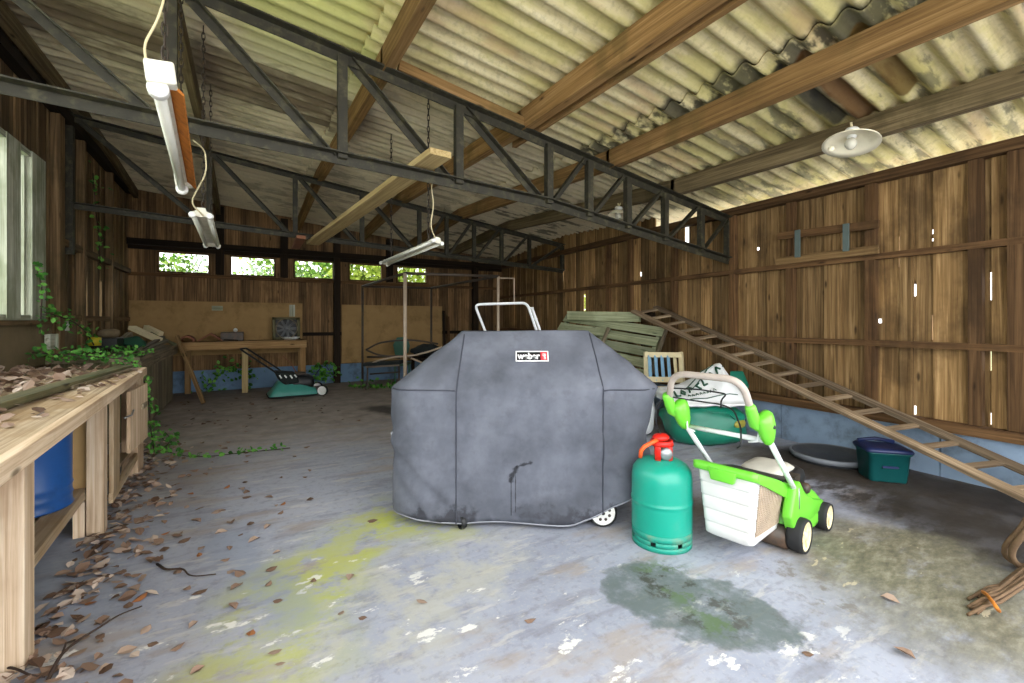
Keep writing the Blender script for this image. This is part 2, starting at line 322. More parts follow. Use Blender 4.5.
# ------------------------------------------------------------------ mesh building
XF = {}
RND = random.Random(7)
class MB:
    """Collects shapes and links them as ONE mesh object; 'g' is the grain coordinate, 'rnd' a tint per piece."""
    def __init__(s): s.v = []; s.f = []; s.g = []; s.r = []; s.sm = []
    def add(s, verts, faces, g=None, rnd=None, smooth=False):
        o = len(s.v); r = RND.random() if rnd is None else rnd
        s.v += [Vector(v) for v in verts]; s.f += [tuple(i + o for i in f) for f in faces]
        s.g += g if g is not None else [tuple(v) for v in verts]
        s.r += [r] * len(verts); s.sm += [smooth] * len(faces); return s
    def hexa(s, c, axis=None, rnd=None, goff=None, glen=None):
        """c: eight corners (x-,y-,z-)(x+..)... order: 000 100 110 010 001 101 111 011"""
        c = [Vector(p) for p in c]; L = [(c[1] - c[0]).length, (c[3] - c[0]).length, (c[4] - c[0]).length]
        ax = L.index(max(L)) if axis is None else axis
        off = goff if goff is not None else (RND.random() * 40, RND.random() * 40, RND.random() * 40)
        bits = [(0, 0, 0), (1, 0, 0), (1, 1, 0), (0, 1, 0), (0, 0, 1), (1, 0, 1), (1, 1, 1), (0, 1, 1)]
        o = [ax, (ax + 1) % 3, (ax + 2) % 3]
        g = [tuple(b[o[i]] * L[o[i]] + off[i] for i in range(3)) for b in bits]
        return s.add(c, [(0, 3, 2, 1), (4, 5, 6, 7), (0, 1, 5, 4), (1, 2, 6, 5), (2, 3, 7, 6), (3, 0, 4, 7)], g, rnd)
    def box(s, x0, x1, y0, y1, z0, z1, rnd=None, axis=None, mat=None, goff=None):
        c = [(x0, y0, z0), (x1, y0, z0), (x1, y1, z0), (x0, y1, z0), (x0, y0, z1), (x1, y0, z1), (x1, y1, z1), (x0, y1, z1)]
        if mat is not None: c = [mat @ Vector(p) for p in c]
        return s.hexa(c, axis, rnd, goff)
    def beam(s, p0, p1, w, h, up=(0, 0, 1), rnd=None, taper=1.0):
        p0, p1 = Vector(p0), Vector(p1); d = (p1 - p0).normalized(); up = Vector(up)
        sd = d.cross(up)
        if sd.length < 1e-4: sd = d.cross(Vector((1, 0, 0)))
        sd.normalize(); u = sd.cross(d).normalized(); a, b = sd * w / 2, u * h / 2
        c = [p0 - a - b, p1 - a * taper - b * taper, p1 + a * taper - b * taper, p0 + a - b, p0 - a + b, p1 - a * taper + b * taper, p1 + a * taper + b * taper, p0 + a + b]
        return s.hexa(c, 0, rnd)
    def angle(s, p0, p1, size, t=.008, up=(0, 0, 1), side=1):      # L section
        p0, p1 = Vector(p0), Vector(p1); d = (p1 - p0).normalized(); up = Vector(up)
        sd = d.cross(up).normalized() * side; u = sd.cross(d).normalized() * side
        s.beam(p0, p1, t, size, up); o = sd * (size / 2) + u * (size / 2 - t / 2)
        return s.beam(p0 + o, p1 + o, size, t, up)
    def tube(s, pts, r, n=8, closed=False, rnd=None):
        pts = [Vector(p) for p in pts]; m = len(pts); rr = r if isinstance(r, (list, tuple)) else [r] * m
        vs, fs, g = [], [], []; prev = None; run = 0
        for i, p in enumerate(pts):
            if closed: t = pts[(i + 1) % m] - pts[i - 1]
            else: t = pts[min(i + 1, m - 1)] - pts[max(i - 1, 0)]
            t.normalize()
            if prev is None: a = t.orthogonal().normalized()
            else:
                a = prev - t * prev.dot(t); a = a.normalized() if a.length > 1e-6 else t.orthogonal().normalized()
            prev = a; b = t.cross(a); run += 0 if i == 0 else (pts[i] - pts[i - 1]).length
            for j in range(n):
                th = 2 * math.pi * j / n; vs.append(p + (a * math.cos(th) + b * math.sin(th)) * rr[i]); g.append((run, math.cos(th) * rr[i], math.sin(th) * rr[i]))
        for i in range(m if closed else m - 1):
            for j in range(n):
                k = (i + 1) % m; fs.append((i * n + j, i * n + (j + 1) % n, k * n + (j + 1) % n, k * n + j))
        if not closed: fs += [tuple(range(n - 1, -1, -1)), tuple((m - 1) * n + j for j in range(n))]
        return s.add(vs, fs, g, rnd, True)
    def lathe(s, prof, n=32, mat=None, rnd=None, smooth=True, a0=0.0, a1=2 * math.pi):
        full = abs(a1 - a0 - 2 * math.pi) < 1e-4; cnt = n if full else n + 1
        vs, fs = [], []
        for r, z in prof:
            for j in range(cnt):
                th = a0 + (a1 - a0) * j / n; vs.append(Vector((r * math.cos(th), r * math.sin(th), z)))
        for i in range(len(prof) - 1):
            for j in range(n):
                k = (j + 1) % cnt; fs.append((i * cnt + j, i * cnt + k, (i + 1) * cnt + k, (i + 1) * cnt + j))
        if mat is not None: vs = [mat @ v for v in vs]
        return s.add(vs, fs, None, rnd, smooth)
    def loft(s, loops, cap0=True, cap1=True, rnd=None, smooth=True, closed=True):
        n = len(loops[0]); vs = [Vector(p) for l in loops for p in l]; fs = []
        for i in range(len(loops) - 1):
            for j in range(n if closed else n - 1):
                k = (j + 1) % n; fs.append((i * n + j, i * n + k, (i + 1) * n + k, (i + 1) * n + j))
        if cap0: fs.append(tuple(range(n - 1, -1, -1)))
        if cap1: fs.append(tuple((len(loops) - 1) * n + j for j in range(n)))
        return s.add(vs, fs, None, rnd, smooth)
    def ball(s, c, r, n=12, sq=(1, 1, 1), rnd=None):
        c = Vector(c); prof = [(math.sin(math.pi * i / n) * r, -math.cos(math.pi * i / n) * r) for i in range(n + 1)]
        prof[0] = (r * .02, -r); prof[-1] = (r * .02, r)
        return s.lathe(prof, n + 4, Matrix.Translation(c) @ Matrix.Diagonal((*sq, 1)), rnd)
    def build(s, name, mat, parent=None, bevel=0.0, solid=0.0, subd=0, base=None, weld=False):
        vs = s.v; loc = None
        if parent is not None:
            inv = XF[parent].inverted(); vs = [inv @ v for v in vs]
        elif base is not False:
            b = Vector(base) if base is not None else Vector(((min(v.x for v in vs) + max(v.x for v in vs)) / 2, (min(v.y for v in vs) + max(v.y for v in vs)) / 2, min(v.z for v in vs)))
            vs = [v - b for v in vs]; loc = b
        me = bpy.data.meshes.new(name); me.from_pydata([tuple(v) for v in vs], [], s.f); me.update()
        at = me.attributes.new('g', 'FLOAT_VECTOR', 'POINT'); at.data.foreach_set('vector', [x for g in s.g for x in g])
        at = me.attributes.new('rnd', 'FLOAT', 'POINT'); at.data.foreach_set('value', s.r)
        me.polygons.foreach_set('use_smooth', s.sm); me.materials.append(M[mat] if isinstance(mat, str) else mat)
        o = bpy.data.objects.new(name, me); COL.objects.link(o)
        if loc is not None: o.location = loc
        if parent is not None: o.parent = parent; XF[o] = XF[parent]
        else: XF[o] = Matrix.Translation(loc) if loc is not None else Matrix.Identity(4)
        if subd:
            m = o.modifiers.new('s', 'SUBSURF'); m.levels = subd; m.render_levels = subd
        if solid:
            m = o.modifiers.new('t', 'SOLIDIFY'); m.thickness = solid; m.offset = 0
        if bevel:
            m = o.modifiers.new('b', 'BEVEL'); m.width = bevel; m.segments = 2; m.limit_method = 'ANGLE'; m.angle_limit = math.radians(40)
        return o

def tag(o, label, cat, group=None, kind=None):
    o['label'] = label; o['category'] = cat
    if group: o['group'] = group
    if kind: o['kind'] = kind
    return o
def thing(name, label, cat, loc=(0, 0, 0), rotz=0.0, group=None):
    o = bpy.data.objects.new(name, None); COL.objects.link(o); o.location = loc; o.rotation_euler = (0, 0, rotz); o.empty_display_size = .1
    XF[o] = Matrix.Translation(Vector(loc)) @ Matrix.Rotation(rotz, 4, 'Z')
    return tag(o, label, cat, group)
def struct(o): o['kind'] = 'structure'; return o
def at(root, *p): return XF[root] @ Vector(p)
def arc(pts, r, seg=5):                                        # polyline with rounded corners
    pts = [Vector(p) for p in pts]; out = [pts[0]]
    for i in range(1, len(pts) - 1):
        a, b, c = pts[i - 1], pts[i], pts[i + 1]; d0 = (a - b); d1 = (c - b); q = min(r, d0.length * .45, d1.length * .45)
        p0 = b + d0.normalized() * q; p1 = b + d1.normalized() * q
        for k in range(seg + 1):
            t = k / seg; out.append(p0 * (1 - t) ** 2 + b * 2 * t * (1 - t) + p1 * t * t)
    out.append(pts[-1]); return out
def leaf(mb, c, size, nrm, ang, rnd=None, fold=.25):           # a pointed leaf with a folded midrib
    n = Vector(nrm).normalized(); a = n.orthogonal().normalized(); a = Matrix.Rotation(ang, 3, n) @ a; b = n.cross(a); c = Vector(c)
    P = [(-.5, 0, 0), (-.22, .3, fold), (.12, .34, fold * .9), (.55, 0, 0), (.12, -.34, fold * .8), (-.22, -.3, fold * 1.1), (0, 0, 0)]
    vs = [c + (a * x + b * y + n * z * .5) * size for x, y, z in P]
    mb.add(vs, [(0, 6, 1), (1, 6, 2), (2, 6, 3), (3, 6, 4), (4, 6, 5), (5, 6, 0)], None, rnd)
# ------------------------------------------------------------------ the building
XL, YB, Y0 = -1.6, 9.3, -0.5                  # window-side wall, rear wall, open front
def xr(Y): return 4.5375 + .0776 * Y          # the weatherboarded side wall leans away a little
YN, YF = 3.16, 6.62                           # the two trusses
def chord(X, Y):
    st = ((YN, 3.04, -.1475), (YF, 3.12, -.11), (YB, 2.95, -.1))
    if Y <= YN: a, b = st[0][1:]
    else:
        (y0, a0, b0), (y1, a1, b1) = (st[0], st[1]) if Y <= YF else (st[1], st[2])
        t = min(1, (Y - y0) / (y1 - y0)); a, b = a0 + (a1 - a0) * t, b0 + (b1 - b0) * t
    return a + b * X
SHEET = .205
def wall_R(Y, off, z): return Vector((xr(Y) - off * .997, Y + off * .077, z))
def hit_R(x, y):
    d = 2270 / (x - 290.0); p = px(x, y, d); return p.y, p.z

mb = MB(); mb.box(-2.0, 5.9, -3.5, 10.0, -.12, 0.0)
struct(mb.build('floor', 'floor', base=False))
mb = MB(); mb.box(-30, 40, -30, 45, -.4, -.16)
struct(mb.build('ground', 'ground', base=False))
mb = MB(); mb.box(-30, -2.05, 0, 45, -.16, -.1); mb.box(12, 40, -5, 45, -.16, -.1); mb.box(-2.05, 12, 10.05, 45, -.16, -.1)
struct(mb.build('grass_ground', 'grass', base=False))

# roof: three courses of corrugated sheet, each lapped over the one below
mb = MB()
for (xa, xb, lift) in ((2.8, 5.4, 0), (.74, 3.0, .022), (-1.95, .94, .044)):
    ny = int((YB + .5 - Y0) / .146 * 10); nx = 10; vs = []; fs = []
    for i in range(ny + 1):
        Y = Y0 + i * .0146
        for j in range(nx + 1):
            X = xa + (xb - xa) * j / nx
            tear = .0
            if j == 0: X += .012 * math.sin(Y * 9.1)
            z = chord(X, Y) + SHEET + .026 + .026 * math.cos(2 * math.pi * Y / .146) + lift * (j / nx)
            vs.append((X, Y, z))
    for i in range(ny):
        for j in range(nx):
            a = i * (nx + 1) + j; fs.append((a, a + 1, a + nx + 2, a + nx + 1))
    mb.add(vs, fs, None, None, True)
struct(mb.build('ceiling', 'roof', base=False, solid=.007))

# weatherboarded wall with its daylight slits
SL = [(898.5, 236, 267, .014), (914, 284, 296, .010), (931.8, 315, 340, .014), (990, 272, 300, .016), (990, 350, 371, .014), (1012, 248, 274, .016), (1014, 286, 306, .014),
      (1012, 329, 341, .012), (879, 319, 323, .02), (799, 320, 333, .010), (970, 388, 392, .02), (921, 407, 416, .012), (989, 413, 425, .014), (932, 229, 234, .018),
      (686, 226, 246, .05), (676, 243, 257, .02), (563, 252, 282, .05), (589, 272, 286, .03), (584, 294, 312, .028), (591, 294, 299, .03), (948, 236, 239, .02), (955, 226, 229, .02), (757, 247, 250, .02), (640, 272, 276, .02)]
slits = []
for x, ya, yb, w in SL:
    Y, za = hit_R(x, ya); _, zb = hit_R(x, yb); slits.append([Y, min(za, zb), max(za, zb), w])
rw = random.Random(3); edges = [Y0]
while edges[-1] < YB - .1: edges.append(edges[-1] + rw.uniform(.115, .165))
edges[-1] = YB
for s_ in slits:
    i = min(range(1, len(edges) - 1), key=lambda k: abs(edges[k] - s_[0])); s_.append(i)
for i in {s_[4] for s_ in slits}: edges[i] = next(s_[0] for s_ in slits if s_[4] == i)
mb = MB(); ZB, = (.36,)
for i in range(len(edges) - 1):
    a, b = edges[i], edges[i + 1]; off = -.022 if i % 2 else -.002; ov = .014; r = rw.random(); go = (rw.random() * 40, rw.random() * 40, rw.random() * 40)
    gp = rw.uniform(.003, .009)
    ztop = 2.45 if a < 4.2 else chord(xr(a), a) + SHEET + .045
    ca = [s_ for s_ in slits if s_[4] == i]; cb = [s_ for s_ in slits if s_[4] == i + 1]
    zs = sorted({ZB, ztop, *[z for s_ in ca + cb for z in (s_[1], s_[2])]})
    for z0, z1 in zip(zs, zs[1:]):
        zm = (z0 + z1) / 2; ya, yb = a - (ov if i % 2 else -gp), b + (ov if i % 2 else -gp)
        for s_ in ca:
            if s_[1] < zm < s_[2]: ya = a + s_[3] / 2
        for s_ in cb:
            if s_[1] < zm < s_[2]: yb = b - s_[3] / 2
        c = [wall_R(ya, off, z0), wall_R(yb, off, z0), wall_R(yb, off - .018, z0), wall_R(ya, off - .018, z0),
             wall_R(ya, off, z1), wall_R(yb, off, z1), wall_R(yb, off - .018, z1), wall_R(ya, off - .018, z1)]
        mb.hexa([c[k] for k in (0, 1, 2, 3, 4, 5, 6, 7)], 2, r, (go[0] + z0, go[1] + ya - a, go[2]))
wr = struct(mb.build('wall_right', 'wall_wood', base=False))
def stud_R(x, w, d, z0, z1, name='stud', mat='rail_wood', x2=None):
    Y = hit_R(x, 300)[0]; m = MB()
    c = [wall_R(Y - w / 2, d, z0), wall_R(Y + w / 2, d, z0), wall_R(Y + w / 2, -.0, z0), wall_R(Y - w / 2, -.0, z0)]
    m.hexa(c + [p + Vector((0, 0, z1 - z0)) for p in c], 2); struct(m.build(name, mat, wr))
def rail_R(Ya, Yb, z, h, d0, d1, name='rail', mat='rail_wood', dz=0.0):
    m = MB(); c = [wall_R(Ya, d1, z), wall_R(Yb, d1, z + dz), wall_R(Yb, d0, z + dz), wall_R(Ya, d0, z)]
    m.hexa(c + [p + Vector((0, 0, h)) for p in c], 0); return m.build(name, mat, wr)
for x in (793, 873, 978, 676, 735, 632, 610): stud_R(x, .075, .055, .44, 2.44)
stud_R(1021, .1, .06, .44, 2.44)
for z in (1.725, .985): struct(rail_R(Y0, YB, z, .05, 0, .06))
struct(rail_R(Y0, YB, .36, .075, -.02, .085, 'sill_plate'))
struct(rail_R(Y0, YB, 2.365, .08, -.01, .09, 'top_plate', dz=.06))
mb = MB()
for a, b in ((Y0, 1.3), (1.3, 2.55), (2.55, 3.8), (3.8, 5.1), (5.1, 7.2), (7.2, YB)):
    c = [wall_R(a + .004, .02, 0), wall_R(b - .004, .02, 0), wall_R(b - .004, -.1, 0), wall_R(a + .004, -.1, 0)]
    mb.hexa(c + [p + Vector((0, 0, .355)) for p in c])
struct(mb.build('plinth', 'plinth', wr))

# rear wall
ZW0, ZW1 = 2.0, 2.35
def xb(x): return pY(x, 300, YB).x
WX = [(xb(157.4), xb(209.8)), (xb(230), xb(275.5)), (xb(293.5), xb(334)), (xb(348.5), xb(382.5)), (xb(396.5), xb(427))]
mb = MB(); X = XL - .15; i = 0; XE = xr(YB) + .05
while X < XE:
    w = rw.uniform(.1, .15); x1 = min(X + w, XE); d = .012 if i % 2 else 0; r = rw.random(); i += 1
    cuts = [X] + sorted({e for wx in WX for e in wx if X < e < x1}) + [x1]
    for a, b in zip(cuts, cuts[1:]):
        m_ = (a + b) / 2; hole = any(wx[0] < m_ < wx[1] for wx in WX); go = (i * 3.1, i * 1.7, 2)
        top = chord(m_, YB) + SHEET + .05
        if hole: mb.box(a, b, YB + d, YB + .03 + d, .35, ZW0, r, 2, goff=go); mb.box(a, b, YB + d, YB + .03 + d, ZW1, top, r, 2, goff=go)
        else: mb.box(a, b, YB + d, YB + .03 + d, .35, top, r, 2, goff=go)
    X = x1
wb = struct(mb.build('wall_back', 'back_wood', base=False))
def kidb(name, mat, *a):
    m = MB(); m.box(*a); return struct(m.build(name, mat, wb))
kidb('rail', 'rail_wood', XL, XE - .1, YB - .05, YB, 1.93, ZW0 - .015)
kidb('rail', 'dark_wood', XL, XE - .1, YB - .05, YB, ZW1 + .01, ZW1 + .08)
kidb('rail', 'dark_wood', XL, XE - .1, YB - .05, YB, .92, .985)
kidb('plinth', 'plinth_back', XL - .1, XE, YB - .03, YB + .1, 0, .36)
for x in (336.5, 474, 220, 284, 389): 
    c = xb(x); kidb('post', 'dark_wood', c - .06, c + .06, YB - .1, YB - .001, 0 if x in (336.5, 474) else 2.0, chord(c, YB) + SHEET - .02)
kidb('wall_plate', 'dark_wood', XL, XE - .1, YB - .12, YB - .06, 2.42, 2.52)
for n, (a, b) in enumerate(WX, 1):
    m = MB(); t = .022
    m.box(a, a + t, YB - .03, YB + .05, ZW0, ZW1); m.box(b - t, b, YB - .03, YB + .05, ZW0, ZW1)
    m.box(a, b, YB - .03, YB + .05, ZW0, ZW0 + t); m.box(a, b, YB - .03, YB + .05, ZW1 - t, ZW1)
    f = struct(m.build('window_%d' % n, 'rail_wood', base=False))
    m = MB(); m.box(a + t, b - t, YB + .02, YB + .024, ZW0 + t, ZW1 - t); struct(m.build('pane', 'glass', f))

# window-side wall: boards with openings
OP = [(-.3, 1.9, .95, 3.0), (2.1, 4.1, .95, 3.0), (4.3, 5.68, 1.22, 2.64)]  # first two openings are unseen, made large to let in more daylight
mb = MB(); Y = Y0; i = 0
gaps = [7.02, 7.72]
while Y < YB:
    w = rw.uniform(.1, .15); y1 = min(Y + w, YB); d = .014 if i % 2 else 0; r = rw.random(); i += 1
    cuts = [Y] + sorted({e for o_ in OP for e in o_[:2] if Y < e < y1}) + [y1]
    for a, b in zip(cuts, cuts[1:]):
        m_ = (a + b) / 2; go = (i * 2.3, i * .9, 5); top = chord(XL, m_) + SHEET + .06
        hole = next((o_ for o_ in OP if o_[0] < m_ < o_[1]), None)
        segs = [(0.0, hole[2]), (hole[3], top)] if hole else [(0.0, top)]
        if any(abs(g - a) < .075 for g in gaps) and not hole: segs = [(0.0, 1.25), (1.72, top)]
        for z0, z1 in segs: mb.box(XL - .03 - d, XL - d, a, b, z0, z1, r, 2, goff=go)
    Y = y1
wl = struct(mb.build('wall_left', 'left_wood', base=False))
def kidl(name, mat, *a):
    m = MB(); m.box(*a); return struct(m.build(name, mat, wl))
for y, w in ((1.99, .1), (4.2, .1), (6.02, .13), (6.75, .07), (8.0, .08)): kidl('stud', 'left_wood', XL, XL + .07, y - w / 2, y + w / 2, 0, 3.3)
kidl('wall_plate', 'dark_wood', XL, XL + .09, Y0, YB - .15, 3.2, 3.3)
kidl('lining_board', 'ply_grey', XL, XL + .012, .5, 6.7, .8, 1.205)
kidl('rail', 'left_wood', XL, XL + .06, 6.1, YB - .15, 1.95, 2.02)
kidl('rail', 'left_wood', XL, XL + .05, 6.1, YB - .15, 1.2, 1.26)
for n, (a, b, z0, z1) in enumerate(OP):
    m = MB()
    bars = [a + .03, b - .03] + ([(a + b) / 2] if n < 2 else [])
    for y in bars: m.box(XL - .05, XL + .035, y - .03, y + .03, z0, z1, axis=2)
    if n == 2:                                         # the two broad painted boards the photo shows, and a thin bar
        m.box(XL - .03, XL + .045, 4.9, 5.15, z0, z1, axis=2); m.box(XL - .03, XL + .05, 5.36, 5.66, z0, z1, axis=2)
        m.box(XL - .06, XL + .01, 5.33, 5.37, z0, z1, axis=2)
    m.box(XL - .05, XL + .04, a, b, z0 - .02, z0 + .03); m.box(XL - .05, XL + .04, a, b, z1 - .05, z1)
    f = struct(m.build('window_%d' % (n + 6), 'white_wood', base=False))
    m = MB(); m.box(XL - .02, XL - .016, a, b, z0, z1); struct(m.build('pane', 'glass', f))
    m = MB(); m.box(XL - .04, XL + .1, a - .05, b + .05, z0 - .05, z0 - .015); struct(m.build('sill', 'left_wood', f))

# ------------------------------------------------------------------ trusses
PX = [-.357, .557, 1.397, 2.235, 2.68, 3.16, 3.68, 4.25]
def truss(Y, xe, zbot, label, s):
    t = thing('roof_truss', label, 'truss', (XL + .1, Y, zbot(XL) - .9), 0, 'steel roof trusses')
    yy = lambda X: Y + (.05 * (X - 5.0) if Y > 5 else 0); top = lambda X: Vector((X, yy(X), chord(X, yy(X)))); bot = lambda X: Vector((X, yy(X), zbot(X)))
    up = (0, 0, 1); x0 = XL + .06
    MB().angle(top(x0), top(xe), s, .009).build('top_chord', 'truss', t)
    m = MB(); m.angle(bot(x0), bot(2.2), s, .009); m.angle(bot(2.2), bot(xe), s, .009); m.build('bottom_chord', 'truss', t)
    fr = (0, -.012, 0)
    for X in PX: MB().beam(bot(X) + Vector(fr), top(X) + Vector(fr), s * .85, s * .8, (0, 1, 0)).build('post', 'truss', t)
    MB().beam(bot(xe - .02), top(xe - .02), s * .9, s * .9, (0, 1, 0)).build('end_post', 'truss', t)
    MB().beam(Vector((x0 - .02, yy(x0), zbot(x0) - (.5 if Y > 5 else .4))), top(x0 - .02) + Vector((0, 0, .05)), .09, .075, (0, 1, 0)).build('end_post', 'truss', t)
    xs = [x0] + PX + [xe]
    for a, b in zip(xs, xs[1:]):
        if b <= 2.3: p, q = top(a + .05), bot(b - .06)
        else: p, q = bot(a + .04), top(b - .04)
        MB().angle(p + Vector((0, .02, 0)), q + Vector((0, .02, 0)), s * .75, .007).build('diagonal', 'truss', t)
    return t
def near_bot(X): return 2.30 - .042 * X if X < 2.2 else 2.2076 - .127 * (X - 2.2)
def far_bot(X): return 2.39 - .042 * (X + 1.6)
truss(YN, 4.76, near_bot, 'nearer black steel roof truss carrying the rusty strip light and pale plank', .07)
truss(YF, 5.02, far_bot, 'farther dark roof truss above the metal tube frame', .065)

# ------------------------------------------------------------------ purlins
PUR = [(-1.5, 'old_purlin', 'dark timber purlin running along the top of the window wall', .06, .13),
       (-.39, 'old_purlin', 'old roof purlin directly above the two hanging strip lights in line', .06, .17),
       (.86, 'purlin_wood', 'orange-brown roof purlin beside the lime-green stained roof sheets', .075, .17),
       (2.0, 'purlin_wood', 'roof purlin crossing the roof midway between the green-stained sheets and the sheet lap', .08, .17),
       (2.97, 'purlin_wood', 'clean yellow timber purlin under the wavy lap of the roof sheets', .075, .17),
       (3.87, 'old_purlin', 'grey-brown roof purlin carrying the white enamel lamp near the boarded wall', .08, .16)]
for X, mt, lab, w, h in PUR:
    m = MB(); ys = [Y0 + .1, YN, YF, YB - .02]
    if X == 2.0: m.beam((X + .1, Y0 + .1, chord(X + .1, 0) + .115), (X + .1, 3.5, chord(X + .1, YN) + .115), .04, .15)
    for a, b in zip(ys, ys[1:]):
        za, zb = chord(X, a) + SHEET - .005 - h / 2, chord(X, b) + SHEET - .005 - h / 2
        m.beam((X, a, za), (X, b + (.0 if b > 9 else .04), zb), w, h)
    tag(m.build('roof_purlin', mt), lab, 'beam', 'roof purlins')
m = MB(); m.beam((.93, YN - .03, chord(.93, YN) + .09), (1.97, YN - .03, chord(1.97, YN) + .075), .05, .075)
tag(m.build('timber_batten', 'purlin_wood'), 'short orange timber batten lying along the top of the nearer truss', 'batten')
# ------------------------------------------------------------------ covered barbecue
BQ = thing('covered_barbecue', 'large barbecue under a fitted grey canvas cover with a small black badge', 'barbecue', cam(.08, 2.585, 0), -YAW)
def lerp(a, b, t): return a + (b - a) * t
def cover_loop(z, n=120):
    u = min(1, max(0, (z - .03) / .77))
    # half widths, front and back lines of the plan at this height
    if z <= .80: xl, xr_, yf, yb, cr = -lerp(.785, .80, u), lerp(.70, .805, u ** 2), 0.0, .64, .17
    else:
        t = min(1, (z - .80) / .335); e = t
        xl, xr_ = -lerp(.80, .40, e), lerp(.805, .40, e); yf, yb, cr = lerp(0, .23, t ** 1.15), lerp(.64, .42, t), lerp(.17, .03, t ** .5)
    cr = min(cr, (yb - yf) * .48); pts = []
    cs = [(xl + cr, yf + cr, math.pi), (xr_ - cr, yf + cr, 1.5 * math.pi), (xr_ - cr, yb - cr, 0), (xl + cr, yb - cr, .5 * math.pi)]
    poly = []
    for cx, cy, a0 in cs:
        for k in range(9): a = a0 + k / 8 * math.pi / 2; poly.append((cx + cr * math.cos(a), cy + cr * math.sin(a)))
    L = [0]
    for i in range(len(poly)):
        p, q = poly[i], poly[(i + 1) % len(poly)]; L.append(L[-1] + math.hypot(q[0] - p[0], q[1] - p[1]))
    for k in range(n):
        s = L[-1] * k / n; i = max(j for j in range(len(poly)) if L[j] <= s); p, q = poly[i], poly[(i + 1) % len(poly)]
        f = (s - L[i]) / max(L[i + 1] - L[i], 1e-6); pts.append((p[0] + (q[0] - p[0]) * f, p[1] + (q[1] - p[1]) * f))
    return pts
zs = [0.035 + .765 * i / 22 for i in range(23)] + [.812, .83, .85] + [.85 + .27 * i / 9 for i in range(1, 10)] + [1.13, 1.136]
loops = []
for li, z in enumerate(zs):
    lp = []
    for x, y in cover_loop(z):
        v = Vector((x * 2.1, y * 2.1, z * 1.5)); amp = .022 * (1.25 - z * .8)
        d = mnoise.noise(v * 1.3) * amp * 1.6 + mnoise.noise(Vector((x * 7, y * 7, z * 1.3 + 4))) * .012 + mnoise.noise(v * 5 + Vector((9, 2, 3))) * .006
        # diagonal pulls in the cloth at the window-side end, vertical ones at the other
        for (ax, az), (bx, bz), a_, w in (((-.76, .5), (-.42, .18), .014, .035), ((-.74, .36), (-.5, .08), .014, .03), ((.5, .72), (.78, .3), .018, .04), ((.42, .5), (.7, .12), .016, .035), ((-.38, .74), (-.1, .68), .008, .04), ((.4, .8), (.62, .95), .01, .03)):
            if y < .3:
                ex, ez = bx - ax, bz - az; t = max(0, min(1, ((x - ax) * ex + (z - az) * ez) / (ex * ex + ez * ez)))
                q = math.hypot(x - ax - t * ex, z - az - t * ez); d += a_ * math.exp(-(q / w) ** 2) - a_ * .7 * math.exp(-((q - 2 * w) / w) ** 2)
        sag = 0
        if z < .8:
            sag = -.012 * math.sin(min(1, max(0, (x + .75) / 1.5)) * math.pi)
            if y < .3 and z < .25: sag += (.25 - z) / .25 * (.012 + .05 * max(0, (abs(x + .05) - .42) / .35) + (.10 * min(1, max(0, (x - .28) / .35)) if x > 0 else 0))
        n = Vector((x, y - .32, 0)); n = Vector((n.x * .35, n.y, 0)).normalized() if abs(x) < .62 else n.normalized()
        if z > 1.1: d *= .3
        lp.append(at(BQ, x + n.x * d, y + n.y * d, z + sag + mnoise.noise(v * 1.1 + Vector((5, 5, 5))) * .006))
    loops.append(lp)
mb = MB(); mb.loft(loops, cap0=False, cap1=True)
cov = mb.build('cover', 'cover', BQ, solid=.004)
hem = [p + Vector((0, 0, .003)) for p in loops[0]]
MB().tube(hem, .0045, 6, True).build('hem', 'hem', cov)
def on_cover(x, z, front=True, out=.003):                       # point of the cloth's front at a local x and height
    li = min(range(len(zs)), key=lambda i: abs(zs[i] - z)); inv = XF[BQ].inverted(); best = None
    for p in loops[li]:
        q = inv @ p
        if q.y < .32 and (best is None or abs(q.x - x) < abs(best.x - x)): best = q
    return at(BQ, x, best.y - out, best.z)
for x, tx in ((-.40, -.375), (.445, .40)):
    pts = []
    for z in zs[:-2]:
        t = max(0, (z - .8) / .335); pts.append(on_cover(lerp(x, tx, t), z, out=.004))
    MB().tube(pts, .004, 5).build('seam', 'seam', cov)
for xa, xb_ in ((-.79, -.41), (.447, .79)):
    pts = [on_cover(lerp(xa, xb_, i / 10), .787, out=.004) for i in range(11)]
    MB().tube(pts, .004, 5).build('seam', 'seam', cov)
MB().box(.0, .012, -.03, .03, -.02, .02, mat=XF[BQ] @ Matrix.Translation((-.80, .12, .52))).build('tab', 'hem', cov)
# badge on the lid's sloping front
z0 = 1.025; pa, pb = on_cover(.07, .97), on_cover(.07, 1.075); upv = (pb - pa).normalized(); rtv = RT.copy(); nv = rtv.cross(upv).normalized()
bc = px(532, 357, 1) - Vector((0, 0, EYE)); bo = Vector((0, 0, EYE)); dd = (pa - bo).dot(nv) / bc.dot(nv); bc = bo + bc * dd + nv * .006
BM = Matrix((rtv, upv, nv)).transposed().to_4x4(); BM.translation = bc
def badge_box(x0, x1, y0, y1, z0, z1): return MB().box(x0, x1, y0, y1, z0, z1, mat=BM)
BW, BH = .098, .036
bd = badge_box(-BW, BW, -BH, BH, -.004, .002).build('badge', 'badge_black', cov); bd['label'] = 'small black badge with a white border and lettering'
m = MB(); t = .006
for a in ((-BW, BW, BH - t, BH, .002, .005), (-BW, BW, -BH, -BH + t, .002, .005), (-BW, -BW + t, -BH, BH, .002, .005), (BW - t, BW, -BH, BH, .002, .005)): m.box(*a, mat=BM)
m.build('border', 'badge_white', bd)
badge_box(.052, .092, -BH + t, BH - t, .002, .004).build('red_square', 'badge_red', bd)
